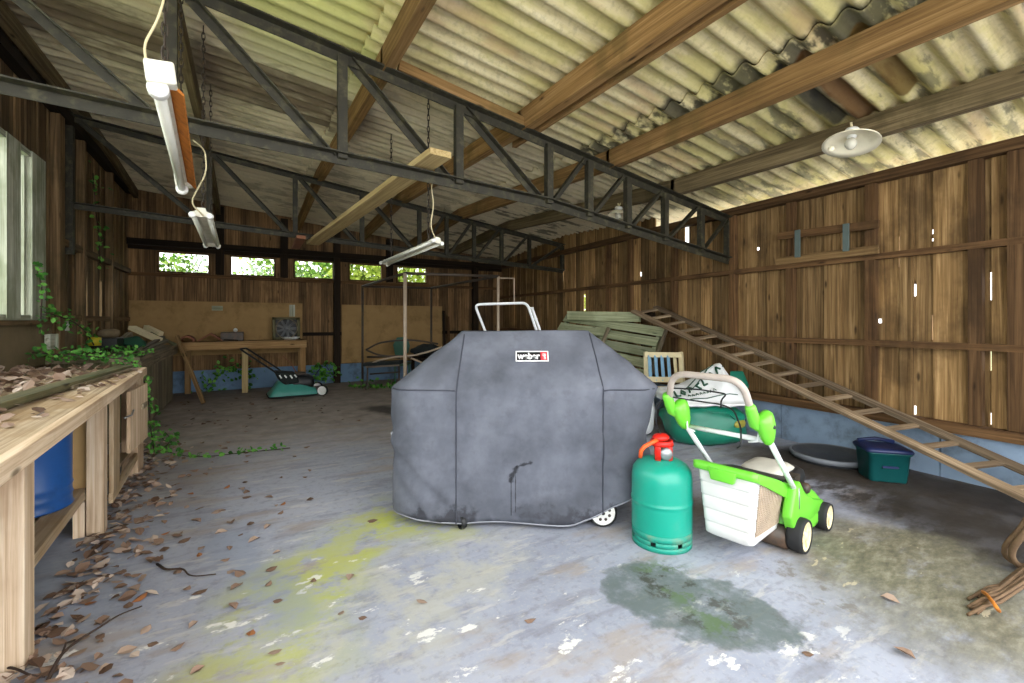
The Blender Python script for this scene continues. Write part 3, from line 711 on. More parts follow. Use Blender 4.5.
def lettering(body, rect, mat, z=.004, bold=.0):
    cu = bpy.data.curves.new('lettering', 'FONT'); cu.body = body; cu.size = 1; cu.extrude = .02; cu.offset = bold
    ob = bpy.data.objects.new('lettering', cu); COL.objects.link(ob)
    dg = bpy.context.evaluated_depsgraph_get(); dg.update(); me = bpy.data.meshes.new_from_object(ob.evaluated_get(dg))
    COL.objects.unlink(ob); bpy.data.objects.remove(ob)
    xs_, ys_ = [v.co.x for v in me.vertices], [v.co.y for v in me.vertices]; xa, xz, ya, yz = rect
    fx = (xz - xa) / (max(xs_) - min(xs_)); fy = (yz - ya) / (max(ys_) - min(ys_))
    vs = [BM @ Vector((xa + (v.co.x - min(xs_)) * fx, ya + (v.co.y - min(ys_)) * fy, v.co.z * .05 + z)) for v in me.vertices]; fs = [tuple(p.vertices) for p in me.polygons]
    return MB().add(vs, fs).build('lettering', mat, bd)
lettering('weber', (-.088, .047, -.021, .024), 'badge_white', bold=.03)
m = MB()                                                        # kettle mark on the red square
m.lathe([(.0005, .0), (.012, .0), (.013, .001), (.0005, .002)], 20, BM @ Matrix.Translation((.072, .009, .004)))
for dx in (-.009, 0, .009): m.box(.072 + dx * .6 - .002, .072 + dx + .002, -.022, -.004, .004, .006, mat=BM)
m.build('emblem', 'badge_pink', bd)
# what stands beneath the cover
def wheel(name, parent, c, axis, r, w, tyre='rubber', hub='white_plastic', spokes=6, hubname='wheel_hub', cap=None):
    a = Vector(axis).normalized(); q = a.to_track_quat('Z', 'Y').to_matrix().to_4x4(); q.translation = Vector(c)
    ri = r * .84
    o = MB().lathe([(ri, -w / 2), (r * .95, -w / 2), (r, -w * .3), (r, w * .3), (r * .95, w / 2), (ri, w / 2), (ri, -w / 2)], 32, q).build(name, tyre, parent)
    m = MB().lathe([(.001, -w * .34), (ri * .99, -w * .34), (ri, -w * .45), (ri, w * .45), (ri * .93, w * .45), (ri * .86, w * .3), (ri * .3, w * .32), (ri * .25, w * .5), (.001, w * .52)], 28, q)
    for k in range(spokes):
        th = 2 * math.pi * k / spokes
        m.box(ri * .25, ri * .88, -ri * .06, ri * .06, w * .2, w * .42, mat=q @ Matrix.Rotation(th, 4, 'Z'))
    hb = m.build(hubname, hub, parent if cap else o)
    if cap:
        m = MB()
        for k in range(spokes): m.lathe([(.001, 0), (ri * .13, 0), (ri * .13, .002), (.001, .002)], 10, q @ Matrix.Rotation(2 * math.pi * (k + .5) / spokes, 4, 'Z') @ Matrix.Translation((ri * .58, 0, w * .31)))
        m.lathe([(.001, 0), (ri * .16, 0), (ri * .14, w * .1), (.001, w * .1)], 14, q @ Matrix.Translation((0, 0, w * .5)))
        m.build('hub_holes', cap, hb)
    return o
wheel('wheel', BQ, at(BQ, .45, .045, .083), -FW, .083, .035, spokes=8, cap='dark_metal')
wheel('wheel', BQ, at(BQ, .445, .58, .083), FW, .083, .035, spokes=8)
for y in (.012, .56):
    c = at(BQ, -.37, y, .042); w_ = wheel('castor', BQ, c, RT + FW * .6, .040, .03, 'black', 'black', 3)
    MB().tube([c + Vector((0, 0, .02)), c + Vector((0, 0, .16))], .014, 8).build('castor_stem', 'black', w_)
m = MB(); m.box(-.55, .55, .1, .54, .13, .16, mat=XF[BQ]); m.build('base_shelf', 'black', BQ)
m = MB(); m.box(-.42, .42, .09, .55, .3, .78, mat=XF[BQ]); m.box(-.39, .39, .26, .4, .78, 1.08, mat=XF[BQ]); m.build('cooking_box', 'black', BQ)
m = MB(); m.box(-.74, .74, .12, .54, .72, .76, mat=XF[BQ]); m.build('side_shelf', 'black', BQ)
for x in (-.5, .5): MB().tube([at(BQ, x, .32, .15), at(BQ, x, .32, .74)], .02, 8).build('leg', 'black', BQ)

# ------------------------------------------------------------------ gas bottle
GB = thing('gas_bottle', 'squat sea-green gas bottle with a red valve shroud beside the covered barbecue', 'gas bottle', cam(.818, 2.462, 0), -YAW)
G = XF[GB]
body = MB().lathe([(.02, .035), (.13, .04), (.152, .06), (.158, .09), (.158, .1), (.158, .215), (.158, .225), (.1615, .23), (.1615, .238), (.158, .243), (.158, .253), (.158, .34), (.1575, .36), (.152, .395), (.135, .42), (.105, .44), (.06, .452), (.03, .456)], 48, G).build('body', 'bottle', GB)
m = MB()
m.lathe([(.150, .0), (.157, .0), (.157, .028), (.150, .028), (.150, .0)], 48, G); m.lathe([(.150, .05), (.157, .05), (.158, .085), (.152, .085), (.150, .05)], 48, G)
for k in range(7):
    a = 2 * math.pi * k / 7 + .62; m.lathe([(.150, .026), (.157, .026), (.157, .052), (.150, .052), (.150, .026)], 6, G, a0=a, a1=a + .72)
fr = m.build('foot_ring', 'bottle_low', GB); fr['label'] = 'scuffed slotted foot ring'
m = MB()
for a in (-2.45, -1.25, .2, 1.4): m.lathe([(.058, .44), (.064, .44), (.062, .535), (.056, .54), (.058, .44)], 5, G, a0=a, a1=a + .5)
m.lathe([(.058, .525), (.064, .525), (.058, .55), (.05, .553), (.05, .545), (.058, .525)], 28, G)
m.build('valve_shroud', 'red', GB)
v = MB().lathe([(.022, .455), (.022, .475), (.014, .48), (.014, .51), (.02, .513), (.02, .53), (.001, .532)], 16, G).build('valve', 'brass', GB)
MB().lathe([(.001, -.01), (.032, -.01), (.034, 0), (.032, .008), (.001, .01)], 24, G @ Matrix.Translation((.008, -.052, .487)) @ Matrix.Rotation(math.pi / 2, 4, 'X')).build('gauge_cap', 'steel', v)
rg = MB().ball(at(GB, -.005, -.005, .565), .04, 12, (1.25, 1, .6)).build('regulator', 'red', GB)
MB().tube([at(GB, -.01, -.02, .563), at(GB, -.07, -.05, .548), at(GB, -.115, -.07, .532), at(GB, -.13, -.065, .51), at(GB, -.13, -.05, .47)], .011, 10).build('hose', 'orange_hose', GB)

# ------------------------------------------------------------------ green and white lawnmower
HX = Vector((.76, .65)).normalized(); hd = RT * HX.x + FW * HX.y; rotm = math.atan2(hd.y, hd.x) - math.pi / 2
MW = thing('lawnmower', 'bright green lawnmower with a white grass box and folded grey handle', 'lawnmower', cam(1.367, 2.497, 0), rotm)
A = XF[MW]; A3 = lambda *p: A @ Vector(p)
def shear(p):
    q = A.inverted() @ p; return A @ Vector((q.x, q.y, q.z - .30 * (q.y + .45) * max(0, (q.z - .12) / .33)))
def rbox(x0, x1, y0, y1, z, c):                                 # rounded rectangle loop
    pts = []
    for cx, cy, a0 in ((x1 - c, y1 - c, 0), (x0 + c, y1 - c, math.pi / 2), (x0 + c, y0 + c, math.pi), (x1 - c, y0 + c, 1.5 * math.pi)):
        for k in range(6): a = a0 + k / 5 * math.pi / 2; pts.append(A3(cx + c * math.cos(a), cy + c * math.sin(a), z))
    return pts
# deck
lo = [rbox(-.195, .195, -.02, .5, .05, .1), rbox(-.2, .2, -.03, .51, .07, .1), rbox(-.195, .195, -.03, .50, .14, .1), rbox(-.17, .17, -.02, .47, .19, .1), rbox(-.14, .14, .05, .42, .225, .08), rbox(-.12, .12, .08, .38, .235, .07)]
dk = MB().loft(lo).build('deck', 'green_plastic', MW)
for sx in (-1, 1):                                              # raised side shoulders that carry the handle
    m = MB(); prof = [(-.11, .20), (-.05, .34), (.02, .36), (.1, .28), (.24, .21), (.42, .16), (.42, .12), (.1, .1), (-.06, .12)]
    m.loft([[A3(sx * x, y, z) for y, z in prof] for x in (.15, .18, .2)]); m.build('shoulder', 'green_plastic', dk, bevel=.01)
en = MB().loft([rbox(-.12, .12, .1, .38, .225, .05), rbox(-.125, .125, .08, .4, .29, .06), rbox(-.12, .12, .08, .39, .325, .06), rbox(-.1, .1, .1, .36, .345, .05)]).build('engine', 'black', MW)
MB().loft([rbox(-.12, .09, .03, .3, .34, .05), rbox(-.125, .095, .02, .31, .352, .05), rbox(-.11, .08, .05, .28, .372, .05), rbox(-.07, .05, .09, .24, .38, .04)]).build('engine_cover', 'dirty_white', en)
m = MB(); m.lathe([(.001, 0), (.03, 0), (.03, .05), (.02, .06), (.001, .06)], 16, A @ Matrix.Translation((.11, .27, .25)) @ Matrix.Rotation(math.pi / 2, 4, 'Y')); m.build('exhaust', 'dark_metal', en)
m = MB()
for k in range(7): m.box(.1, .15, .1 + k * .012, .106 + k * .012, .25, .35, mat=A)
m.build('cooling_fins', 'dark_metal', en)
m = MB(); m.beam(A3(0, -.13, .385), A3(0, .05, .35), .33, .012); m.build('rear_flap', 'black', MW, bevel=.004)
for x, y, r in ((.2, 0, .088), (-.2, 0, .088), (.2, .39, .078), (-.2, .39, .078)):
    sx = 1 if x > 0 else -1
    wheel('wheel', MW, A3(x, y, r), A.to_3x3() @ Vector((sx, 0, 0)), r, .075, 'rubber', 'cream_paint', 5, 'wheel_hub')
MB().lathe([(.001, -.13), (.06, -.13), (.06, .13), (.001, .13)], 20, A @ Matrix.Translation((.03, -.03, .065)) @ Matrix.Rotation(math.pi / 2, 4, 'Y')).build('rear_roller', 'dark_metal', MW)
# grass box
BX = lambda z, i: rbox(-.145 + i, .145 - i, -.42 + i * 1.2, -.05, z, .03)
lo = []; NS = 5; HB = .35 / NS
for k in range(NS):
    za, zb = .112 + k * HB, .112 + (k + 1) * HB; ia = .026 * (1 - k / NS)
    lo += [BX(za + .003, ia), BX(zb - .008, ia - .003), BX(zb - .004, ia + .001), BX(zb, ia - .005)]
lo = [[shear(p) for p in l] for l in [BX(.1, .045)] + lo]
gb = MB().loft(lo).build('grass_box', 'grass_box', MW); gb['label'] = 'white plastic grass box with stepped sides'
m = MB()                                                        # slatted vent panel on the side
for k in range(24):
    z = .16 + k * .0118; o = .026 * (1 - (z - .112) / .35); m.box(.12, .150 - o, -.36, -.07, z, z + .006, mat=A)
for k in range(15): y = -.36 + k * .02; m.beam(A3(.125, y, .16), A3(.149, y, .44), .004, .006, hd)
m.v = [shear(v) for v in m.v]; m.build('vent_grille', 'tan_metal', gb)
lid = [rbox(-.156, .156, -.435, -.03, .448, .03), rbox(-.163, .163, -.44, -.03, .456, .035), rbox(-.163, .163, -.44, -.02, .49, .035), rbox(-.14, .14, -.41, -.05, .498, .03)]
ld = MB().loft([[shear(p) for p in l] for l in lid]).build('lid', 'green_plastic', gb)
m = MB(); m.loft([[A3(x, -.44 - d, z) for x, z in ((-.07, .47), (.07, .47), (.055, .41), (-.055, .41))] for d in (-.02, .012)]); m.build('lid_handle', 'green_plastic', gb, bevel=.006)
m = MB(); m.loft([[A3(sx, y, z) for y, z in ((-.42, .49), (-.1, .49), (.03, .46), (.02, .34), (-.1, .38), (-.28, .425), (-.42, .45))] for sx in (.148, .164)]); m.v = [shear(v) for v in m.v]; m.build('lid_side', 'green_plastic', ld, bevel=.004)
# handle
HWD = {-1: .232, 1: .185}
PV = lambda s: A3(HWD[s] * s, .0, .30); JT = lambda s: A3(HWD[s] * s, -.38, .655); KN = lambda s: A3(HWD[s] * s, -.455, .775)
for s in (-1, 1): MB().tube([PV(s), lerp(PV(s), JT(s), .5), JT(s)], .0135, 12).build('lower_tube', 'white_tube', MW)
for s in (-1, 1): MB().tube([PV(s) + Vector((0, 0, .03)), PV(s) - Vector((0, 0, .08))], .018, 10).build('tube_bracket', 'steel', MW)
MB().tube([lerp(PV(-1), JT(-1), .93), lerp(PV(1), JT(1), .93)], .012, 10).build('crossbar', 'white_tube', MW)
SH = RT * -.042
top = arc([KN(1) + SH, A3(.17, -.53, .935) + SH, A3(-.175, -.52, .935) + SH, KN(-1) + SH], .085, 8)
gr = MB().tube(top, .0165, 12).build('upper_bar', 'grip', MW); gr['label'] = 'dusty grey padded handle bar'
for s in (-1, 1):
    up = (KN(s) - JT(s)).normalized(); sd_ = A.to_3x3() @ Vector((1, 0, 0)); fwd_ = up.cross(sd_).normalized() * -1
    m = MB(); b0 = JT(s) - up * .035; b1 = KN(s) + up * .0 + RT * .012
    def jloop(t, a, b):
        c = lerp(b0, b1, t)
        return [c + sd_ * (a * math.cos(k / 14 * 2 * math.pi)) + fwd_ * (b * math.sin(k / 14 * 2 * math.pi)) for k in range(14)]
    m.loft([jloop(0, .015, .017), jloop(.06, .022, .028), jloop(.3, .033, .046), jloop(.6, .038, .056), jloop(.85, .036, .052), jloop(.96, .026, .038), jloop(1, .01, .015)]); j = m.build('handle_joint', 'green_plastic', MW)
    K = KN(s) + SH
    MB().tube([K + up * .05, K + up * .035, K - up * .02, K - up * .055, lerp(K, JT(s), .62) - SH * .3, lerp(K, JT(s), .72) - SH * .9], [.018, .0245, .027, .029, .03, .02], 14).build('sleeve', 'green_plastic', j)
    MB().ball(lerp(JT(s), KN(s), .5) + sd_ * .036 * s, .012, 8).build('pivot_bolt', 'black', j)
    h = JT(s) + up * .05
    MB().tube([h, h - sd_ * s * .03 - Vector((0, 0, .02)), h - sd_ * s * .035 - Vector((0, 0, .065)), h - sd_ * s * .075 - Vector((0, 0, .075))], .0045, 6).build('rope_hook', 'white_tube', j)
def mwp(x, y, o=0.0): return px(x, y, lerp(2.36, 2.06, (x - 672) / 85) + o)
m = MB().tube(arc([mwp(657, 428, .02), mwp(655, 411, .02), mwp(664, 397.5, .03), mwp(672, 397, .05), mwp(690, 400, .08), mwp(722, 404.5, .1), mwp(734, 410, .08), mwp(741, 428, .03), mwp(741, 446, .0), mwp(737, 448, .0)], .03), .0042, 7); m.build('bail_wire', 'black', MW)
m = MB().tube(arc([mwp(671, 409, .03), mwp(671.5, 388, .05), mwp(700, 389.5, .08), mwp(727, 394, .08), mwp(721, 400, .08), mwp(721, 408, .08)], .02), .0042, 7); m.build('bail_wire', 'black', MW)
MB().tube([mwp(661, 434, .02), mwp(656, 425, .02), mwp(656, 405, .02), mwp(664, 398, .03)], .003, 6).build('control_cable', 'black', MW)

# ------------------------------------------------------------------ ladder
p0, q0 = px(633, 311, 5.92), px(1024, 497, 2.76); p1, q1 = px(655, 307, 5.98), px(1024, 470.5, 2.95)
def ext(p, q, z): t = (p.z - z) / (p.z - q.z); return p + (q - p) * t
q0 = ext(p0, q0, .035); q1 = q1 + (q1 - p1).normalized() * ((q0 - p0).length - (q1 - p1).length + .06)
LD = thing('wooden_ladder', 'long weathered wooden ladder propped on its edge along the boarded wall', 'ladder', q0 - Vector((0, 0, .035)))
pl = (p1 - p0).cross(q0 - p0).normalized()
for a, b in ((p0, q0), (p1, q1)): MB().beam(a, b, .035, .075, pl.cross((b - a).normalized())).build('stile', 'ladder_wood', LD, bevel=.006)
nr = 17
for k in range(nr):
    t = .022 + .955 * (k / (nr - 1)); a, b = lerp(p0, q0, t), lerp(p1, q1, t)
    MB().beam(a, b, .045, .022, pl, taper=.95).build('rung', 'ladder_wood', LD, bevel=.004)

# ------------------------------------------------------------------ sacks, tray, box
sk = thing('garden_sack', 'big shiny green garden sack lying full on the floor behind the lawnmower', 'sack', cam(1.93, 4.5, 0), -YAW)
def blob(root, cx, cy, cz, rx, ry, rz, seed, amp=.12, n=40, mfloor=True, pw=.7):
    loops = []
    for i in range(17):
        ph = math.pi * (.03 + .94 * i / 16) - math.pi / 2; lp = []
        for j in range(n):
            th = 2 * math.pi * j / n; c_, s_ = math.cos(th), math.sin(th)
            x = math.copysign(abs(c_) ** pw, c_) * math.cos(ph) ** pw; y = math.copysign(abs(s_) ** pw, s_) * math.cos(ph) ** pw; z = math.sin(ph)
            k = 1 + amp * mnoise.noise(Vector((x * 1.6 + seed, y * 1.6, z * 1.6))) * 1.5 + amp * .45 * mnoise.noise(Vector((x * 5 + seed, y * 5, z * 5))) + amp * .3 * abs(mnoise.noise(Vector((x * 9, y * 3 + seed, z * 12))))
            zz = cz + z * rz * k
            lp.append(at(root, cx + x * rx * k, cy + y * ry * k, max(zz, .004) if mfloor else zz))
        loops.append(lp)
    return MB().loft(loops)
blob(sk, -.03, .0, .19, .40, .28, .215, 3, .1).build('sack_body', 'teal_sack', sk)
m = MB(); m.loft([[at(sk, x, y, z) for x, y, z in r] for r in ([(-.33, .12, .3), (0, .2, .36), (.25, .2, .38), (.36, .15, .3)], [(-.25, .14, .42), (.02, .24, .5), (.25, .22, .52), (.38, .17, .42)], [(-.12, .17, .5), (.05, .26, .56), (.22, .25, .6), (.4, .2, .5)], [(-.02, .2, .54), (.1, .27, .64), (.2, .27, .66), (.38, .22, .6)])], False, False, closed=False)
m.build('sack_mouth', 'teal_sack', sk, subd=2, solid=.006)
m = MB(); m.loft([[px(*p) for p in ((730, 371, 4.62), (743, 371, 4.62), (749, 385, 4.6), (747, 396, 4.56), (738, 404, 4.5), (728, 408, 4.5))], [px(*p) for p in ((730, 371, 4.66), (743, 371, 4.66), (749, 385, 4.64), (747, 396, 4.6), (738, 404, 4.54), (728, 408, 4.54))]]); m.build('sack_flap', 'teal_sack', sk, bevel=.012)
for pts in (((739, 402, 4.49), (747, 393, 4.52), (748, 384, 4.55)), ((700, 408, 4.2), (715, 413, 4.2), (726, 412, 4.2), (736, 420, 4.25))):
    MB().tube(arc([px(*p) for p in pts], .05), .006, 6).build('carry_strap', 'teal_sack', sk)
m = MB().tube(arc([px(700, 436, 4.24), px(716, 437, 4.22), px(732, 434, 4.25), px(741, 426, 4.3)], .05), .006, 6); m.build('piping', 'print_green', sk)
for p_, c_ in (((740, 424, 4.27), 'dull_yellow'),): MB().ball(px(*p_), .055, 10, (1.6, .4, .8)).build('yellow_patch', c_, sk)
ws = thing('compost_sack', 'crumpled white printed plastic sack on top of the green garden sack', 'sack', cam(1.87, 4.4, .41), -YAW)
def wsf(u, v):                                                  # slumped sheet: u along, v across
    a = px(668 + 70 * u, 402 - 3 * u, 4.3); ridge = [.03, .1, .13, .18, .3, .38, .16][min(6, int(u * 6.99))]
    t = u * 6; i = min(5, int(t)); R_ = [.1, .12, .14, .2, .28, .36, .18]; r = R_[i] + (R_[i + 1] - R_[i]) * (t - i)
    y = -.16 + .5 * v; h = .42 + r * (math.sin(min(1, v * 1.25) * math.pi * .5)) - .05 * max(0, v - .8) * 5 + .02 * mnoise.noise(Vector((u * 6, v * 5, 3)))
    return at(ws, -.38 + .74 * u, y + .05 * mnoise.noise(Vector((u * 4, v * 3, 8))), h - .41 + (-.03 if v < .05 else 0))
N_ = 26
top_ = [[wsf(i / N_, j / 16) for j in range(17)] for i in range(N_ + 1)]
mb = MB(); loops = []
for i in range(N_ + 1):
    up_ = top_[i]; low = [Vector((p.x, p.y, .415 - .0)) for p in (up_[16], up_[8], up_[0])]
    loops.append(up_ + low)
body = mb.loft(loops).build('sack_body', 'white_sack', ws)
def wstroke(pts, r=.006, mat='print_green'):
    MB().tube([wsf(u, v) + Vector((0, 0, .006)) - FW * .006 for u, v in pts], r, 5).build('printed_mark', mat, body)
for a, b in (((.3, .42), (.72, .9)), ((.36, .34), (.78, .82)), ((.1, .1), (.9, .12))):
    wstroke([(lerp(a[0], b[0], k / 8), lerp(a[1], b[1], k / 8)) for k in range(9)], .005)
wstroke([(.6, .62), (.76, .8), (.86, .62)], .007)
for k, (u, v) in enumerate(((.16, .3), (.25, .33), (.36, .36), (.46, .38), (.57, .42), (.68, .46), (.78, .52))):
    d = .026
    shp = [[(u - d, v + .09), (u - d, v - .06), (u + d, v - .06)], [(u, v + .09), (u - d, v), (u, v - .07), (u + d, v), (u, v + .09)], [(u - d, v - .06), (u - d * .4, v + .1), (u + d, v)], [(u + d, v + .08), (u - d, v + .04), (u + d, v - .06)]][k % 4]
    pts = []
    for p, q in zip(shp, shp[1:]): pts += [(lerp(p[0], q[0], t / 3), lerp(p[1], q[1], t / 3)) for t in range(4)]
    wstroke(pts, .010)
for k in range(8):
    u = .28 + k * .05; wstroke([(u, .2), (u + .01, .24), (u + .03, .2)], .005)
m = MB(); tag(blob(thing('plastic_bag', 'white plastic bag peeping out behind the barbecue cover beside the slatted chair', 'bag', cam(1.36, 4.72, 0), -YAW), 0, 0, .3, .12, .12, .3, 11, .12).build('bag_body', 'white_sack', bpy.data.objects['plastic_bag']), '', '')
o = bpy.data.objects['bag_body']; del o['label']; del o['category']

tr = thing('round_tray', 'large round dark plastic tray lying on the floor by the blue wall base', 'tray', cam((830 - 512) / FOC * 3.9, 3.9, 0))
T = XF[tr]
MB().lathe([(.001, .035), (.25, .035), (.262, .06), (.285, .062), (.28, .03), (.272, .0), (.001, .0)], 56, T).build('tray_body', 'tray', tr)
MB().lathe([(.282, .02), (.296, .03), (.302, .055), (.292, .066), (.283, .062), (.282, .02)], 56, T).build('rim', 'tray_rim', tr)
bx = thing('recycling_box', 'teal plastic recycling box with a navy lid beside the wall under the ladder', 'box', cam(2.83, 3.44, 0), -YAW - .28)
A_ = XF[bx]
def rl(hx, hy, z, c=.03):
    pts = []
    for sx, sy, a0 in ((1, 1, 0), (-1, 1, .5), (-1, -1, 1), (1, -1, 1.5)):
        for k in range(5): a = (a0 + k / 8) * math.pi; pts.append(A_ @ Vector((sx * (hx - c) + c * math.cos(a), sy * (hy - c) + c * math.sin(a), z)))
    return pts
b_ = MB().loft([rl(.118, .1, 0), rl(.122, .105, .01), rl(.135, .12, .205), rl(.145, .13, .21), rl(.145, .13, .225)]).build('box_body', 'teal_box', bx)
MB().box(-.05, .05, -.125, -.108, .11, .125, mat=A_).build('handle_slot', 'navy', b_)
MB().loft([rl(.15, .136, .222), rl(.152, .138, .235), rl(.142, .128, .248), rl(.12, .11, .25)]).build('lid', 'navy', bx)
m = MB(); m.tube([A_ @ Vector(p) for p in ((-.12, .1, .258), (.0, .12, .275), (.12, .1, .26))], .014, 8); m.build('lid_clip', 'navy', bx)

# old rope: a hank of strands with a loop
RP = thing('rope_hank', 'hank of frayed brown rope on the floor with an orange tie', 'rope', pz(1010, 585, 0)); rr = random.Random(5)
for k in range(14):
    e = pz(968 + rr.uniform(0, 14), 594 + k * 1.6, .012); mid = pz(1000, 584 + k * 1.3 + rr.uniform(-2, 2), .02 + .008 * (k % 3)); f = pz(1040, 552 + k * 1.8, .04 + .01 * (k % 4))
    MB().tube([e, lerp(e, mid, .5) + Vector((0, 0, .01)), mid, lerp(mid, f, .5), f], .0065, 6).build('strand', 'rope', RP)
c0 = pz(1036, 545, .14)
MB().tube([c0 + RT * (.1 * math.cos(a)) * 1.0 + Vector((0, 0, .13 * math.sin(a))) + FW * (.03 * math.sin(2 * a)) for a in [k / 24 * 2 * math.pi for k in range(24)]], .014, 7, True).build('loop', 'rope', RP)
MB().tube([c0 + RT * (.09 * math.cos(a)) + Vector((0, 0, .115 * math.sin(a) - .01)) + FW * (.04 + .03 * math.sin(2 * a)) for a in [k / 24 * 2 * math.pi for k in range(24)]], .012, 7, True).build('loop', 'rope', RP)
MB().tube([pz(983, 592, .035), pz(987, 595, .05), pz(992, 601, .055), pz(996, 607, .045), pz(999, 611, .02)], .0075, 6).build('tie', 'rust', RP)

# ------------------------------------------------------------------ slatted green panel, slatted chair, tube frame behind the barbecue
TL, TR_, BR = px(566, 314, 6.9), px(664, 328, 5.85), px(641, 395, 5.5)
def gpanel(name, label, TL, TR_, BR, n, mat, kids=True):
    dn = BR - TR_; uu = TR_ - TL; nn = uu.cross(dn).normalized()
    if nn.dot(FW) > 0: nn = -nn
    t = thing(name, label, 'panel', (TL + TR_) / 2 + dn)
    for i in range(n):
        a, b = TL + dn * (i / n), TR_ + dn * (i / n); h = dn.length / n
        m = MB(); d = dn.normalized(); o0, o1 = nn * .03, nn * .012
        jt = rw.uniform(-.05, .05) * uu.normalized()
        c = [a + jt + o1, b + jt + o1, b + jt + o1 - nn * .016, a + jt + o1 - nn * .016]
        lo_ = [p + d * h * .88 + nn * .022 for p in c]
        m.hexa(lo_ + c, 0); m.build('slat', mat, t)
    for f in (.03, .5, .97):
        a = TL + uu * f; MB().beam(a - nn * .035, a + dn - nn * .035, .05, .045, nn).build('batten', mat, t)
    MB().beam(TR_ + uu.normalized() * .04 + nn * .01, BR + uu.normalized() * .04 + nn * .01, .03, .05, nn).build('edge_board', 'grey_wood', t)
    return t
dv = (BR - TR_).normalized()
gpanel('slatted_fencing', 'faded green slatted fence panel leaning behind the barbecue', TL, TR_, TR_ + dv * 1.12, 7, 'green_panel')
o_ = px(560, 324, 6.6)
gpanel('slatted_fencing', 'shorter pale green slatted panel in front of the bigger leaning one', o_, px(606, 328, 6.15), px(606, 328, 6.15) + dv * 1.0, 6, 'green_panel')
MB_ = MB().beam(px(568, 315.5, 6.72), px(640, 317, 6.0), .05, .13, (0, 0, 1)); tag(MB_.build('loose_board', 'green_panel'), 'dark green board lying along the top edge of the leaning slatted panel', 'board')

CH = thing('slatted_chair', 'folding garden chair with pale blue back slats by the boarded wall', 'chair', cam(1.75, 5.15, 0), -YAW - .15)
def ch(*p): return at(CH, *p)
for sx in (-1, 1):
    MB().beam(ch(sx * .2, -.1, 0), ch(sx * .2 + .02, .22, .83), .035, .045, (0, 1, .3)).build('back_post', 'cream_paint', CH)
    MB().beam(ch(sx * .18, .2, 0), ch(sx * .18, -.28, .43), .03, .04, (0, 1, .3)).build('leg', 'cream_paint', CH)
for z in (.8, .52): MB().beam(ch(-.2, .2 - (.83 - z) * .385, z), ch(.21, .2 - (.83 - z) * .385, z), .03, .06).build('back_rail', 'cream_paint', CH)
for k in range(5):
    x = -.145 + k * .072; MB().beam(ch(x, .2 - .03 * .385 + .0, .79), ch(x, .2 - .32 * .385, .5), .045, .014, (0, 1, .3)).build('back_slat', 'blue_slat' if k < 4 else 'cream_paint', CH)
for k in range(5): MB().beam(ch(-.2, -.28 + k * .08, .435), ch(.2, -.28 + k * .08, .435), .06, .018).build('seat_slat', 'cream_paint', CH)

TB = thing('tube_trolley', 'upright white tubular trolley handle standing behind the barbecue', 'trolley', cam(-.05, 4.6, 0), -YAW)
dT = 4.6
a0, a1, b1, b0 = px(486, 334, dT), px(474.7, 304.5, dT), px(527, 302.8, dT), px(538, 334, dT)
fa = a1 + (a0 - a1) * (a1.z - .02) / (a1.z - a0.z); fb = b1 + (b0 - b1) * (b1.z - .02) / (b1.z - b0.z)
fa = lerp(a1, fa, 1.0) + FW * .25; fb = fb + FW * .25
MB().tube(arc([fa, a1, b1, fb], .06, 6), .014, 8).build('handle_tube', 'white_tube', TB)
o_ = RT * .05; MB().tube([b1 + o_ - Vector((0, 0, .05)), fb + o_], .014, 8).build('second_tube', 'white_tube', TB)
for t in (.3, .75): MB().tube([lerp(a1, fa, t), lerp(b1, fb, t) + o_], .011, 7).build('cross_tube', 'white_tube', TB)
for t in (.04, .12): MB().tube([lerp(b1, fb, t), lerp(b1, fb, t) + o_], .011, 7).build('clamp', 'white_plastic', TB)
wheel('wheel', TB, fa + Vector((0, 0, .06)) - FW * .0 - RT * .05, RT, .08, .035); wheel('wheel', TB, fb + Vector((0, 0, .06)) + RT * .1, RT, .08, .035)
# ------------------------------------------------------------------ near workbench
def xf(Y): return -.60 - .045 * (Y - 2.0)
WBN = thing('workbench', 'long pale timber workbench under the window, its top covered in dead leaves', 'workbench', (xf(2.8) - .45, 2.8, 0))
Ya, Yb = .7, 4.72; ZT = .82
edges_ = [0, .17, .36, .55, .75, .97]
for i in range(5):
    m = MB(); c = []
    for z in (ZT - .03, ZT): 
        for Y, k in ((Ya, i), (Yb, i), (Yb, i + 1), (Ya, i + 1)): c.append(Vector((max(xf(Y) - edges_[k] - (.003 if k == i else 0), XL + .02), Y, z - .004 * (i % 2))))
    m.hexa(c, 0); m.build('top_board', 'bench_top', WBN, bevel=.004)
MB().beam((xf(Ya) + .012, Ya, ZT - .031), (xf(Yb) + .012, Yb, ZT - .031), .035, .062).build('front_rail', 'bench_wood', WBN, bevel=.004)
def bleg(Y, w, d=.08, z1=ZT - .034, o=0.0):
    x = xf(Y) - o; m = MB(); m.box(x - w, x, Y, Y + d, 0, z1, axis=2); return m.build('leg', 'bench_wood', WBN, bevel=.004)
bleg(2.18, .2, .09, o=.042); bleg(3.34, .075, .08, o=.02); bleg(4.48, .1, .22); bleg(.85, .2)
m = MB(); m.box(xf(3.42) - .15, xf(3.42) - .1, 3.36, 3.425, 0, .197, axis=2); m.build('foot_block', 'bench_wood', WBN)
for o in (.10, .215, .35, .49): MB().beam((xf(2.3) - o - .05, 2.29, .236), (xf(3.4) - o - .05, 3.41, .236), .1 if o < .11 else .13, .05 if o < .11 else .025).build('shelf_board', 'bench_top', WBN, bevel=.003)
m = MB(); m.box(XL + .1, xf(3.45) - .1, 3.43, 3.455, .2, ZT - .04); m.build('side_panel', 'ply_pale', WBN)
m = MB(); m.box(XL + .1, xf(2.25) - .25, 2.23, 2.255, .2, ZT - .04); m.build('side_panel', 'ply_grey', WBN)
